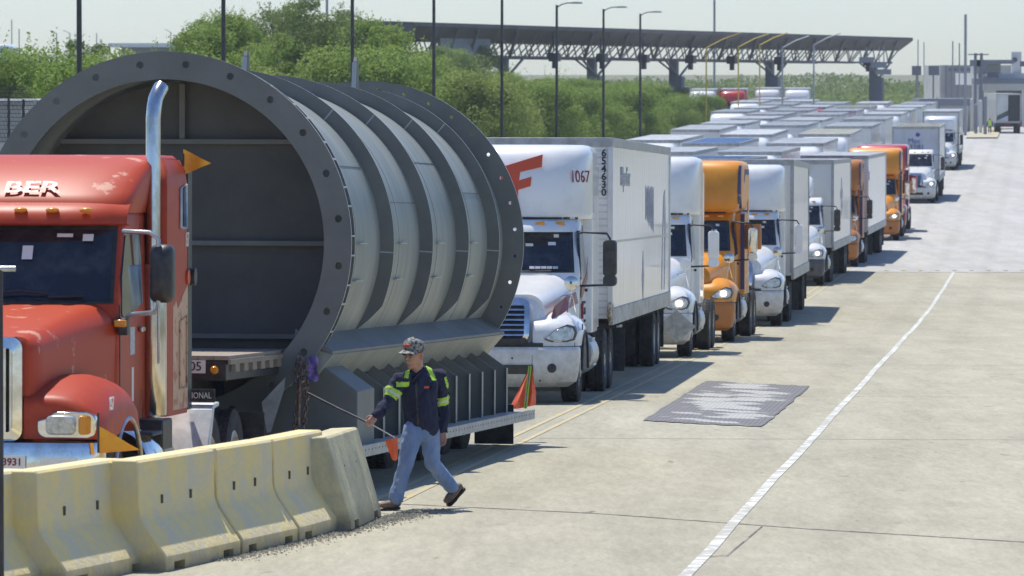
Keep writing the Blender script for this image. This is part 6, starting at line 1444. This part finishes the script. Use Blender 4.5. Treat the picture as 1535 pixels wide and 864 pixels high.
mb = MB(); mb.box((0, .6, .9), (2.2, .6, .3)); mb.box((0, .2, .5), (2.2, .1, .1)); mb.build('chassis', 'chassis', gt, 0)
for s in (-1, 1):
    mb = MB(); mb.lathe([(.3, -.3), (.5, -.3), (.51, .3), (.3, .3)], (s*1.0, 1.6, .51), 'X', 16); mb.build('wheel', 'rubber', gt, 30)
for x in (-.25, .1, 1.05): mb = MB(); mb.box((x, .12, 1.0), (.2, .04, .12)); mb.build('tail_light', 'redlens', gt, 0)
# worker in hi-vis by the gate
pw = empty('person', (XP(1484, 528), 528, zprof(528))); tag(pw, 'tiny worker in a lime vest standing left of the trailer in the booth gate', 'person')
mb = MB(); limb(mb, [(-.1, 0, .05), (-.1, 0, .5), (-.08, 0, .9)], [.05, .06, .09]); limb(mb, [(.1, 0, .05), (.1, 0, .5), (.08, 0, .9)], [.05, .06, .09]); limb(mb, [(0, 0, .9), (0, 0, 1.2), (0, 0, 1.42)], [(.15, .1), (.16, .11), (.17, .1)]); limb(mb, [(-.2, 0, 1.38), (-.26, -.03, 1.1), (-.24, -.12, .88)], [.055, .045, .035]); limb(mb, [(.2, 0, 1.38), (.26, -.03, 1.1), (.24, -.12, .88)], [.055, .045, .035]); limb(mb, [(0, 0, 1.42), (0, 0, 1.55)], [.05, .05]); mb.sphere((0, 0, 1.66), (.16, .19, .23))
bd = fuse('body', mb, 'shirt', pw, .02, 2)
extract(bd, 'vest', 'hivizvest', lambda c, n: .85 < c.z < 1.45 and abs(c.x) < .2, .012); extract(bd, 'face', 'skin', lambda c, n: c.z > 1.5, .003)

# fence and grey trailer seen at the left edge, past the ring
mb = MB(); Yq = 118.
for i in range(5): X = XP(-30+22*i, Yq); mb.tube([(X, Yq, zprof(Yq)), (X, Yq, ZP(140+3*i, Yq))], .03, 6)
fe = mb.build('mesh_fence', 'pole', None, 60); tag(fe, 'dark mesh fence sagging at the left edge behind the ring', 'fence')
mb = MB()
for i in range(46):
    px = -30 + i*2.0; top = 128 + 45*max(0, (px-25)/40)**2; mb.box((XP(px, Yq), Yq, (ZP(top, Yq)+ZP(215, Yq))/2), (.012, .012, ZP(top, Yq)-ZP(215, Yq)), rot=(0, R(8), 0))
for j in range(14): mb.box((XP(10, Yq), Yq+.02, ZP(134+6*j, Yq)), (XP(68-8*max(0, 5-j), Yq)-XP(-30, Yq), .012, .012), rot=(0, R(.6), 0))
mb.build('mesh_panel', 'pole', fe, 0)
gt2 = empty('semi_trailer', (0, 0, 0)); gt2.location = (XP(-45, 128), 128, ZP(152, 128)-4.1); tag(gt2, 'pale trailer showing just above the red cab at the left edge', 'trailer'); box_trailer(gt2, 0, 10, 'tr_grey', 'roof1', fullparts=False)

# ------------------------------------------------------------ haze
mb = MB(); mb.box((0, 700, 12), (2400, 1600, 46)); hz = mb.build('haze', 'white', None, 0); hz['kind'] = 'stuff'
hm = bpy.data.materials.new('haze'); hm.use_nodes = True; ht = hm.node_tree; ht.nodes.remove(ht.nodes['Principled BSDF']); pv = ht.nodes.new('ShaderNodeVolumePrincipled'); pv.inputs['Color'].default_value = (.88, .93, 1, 1); pv.inputs['Density'].default_value = .00016; ht.links.new(pv.outputs[0], ht.nodes['Material Output'].inputs['Volume']); hz.data.materials.clear(); hz.data.materials.append(hm)
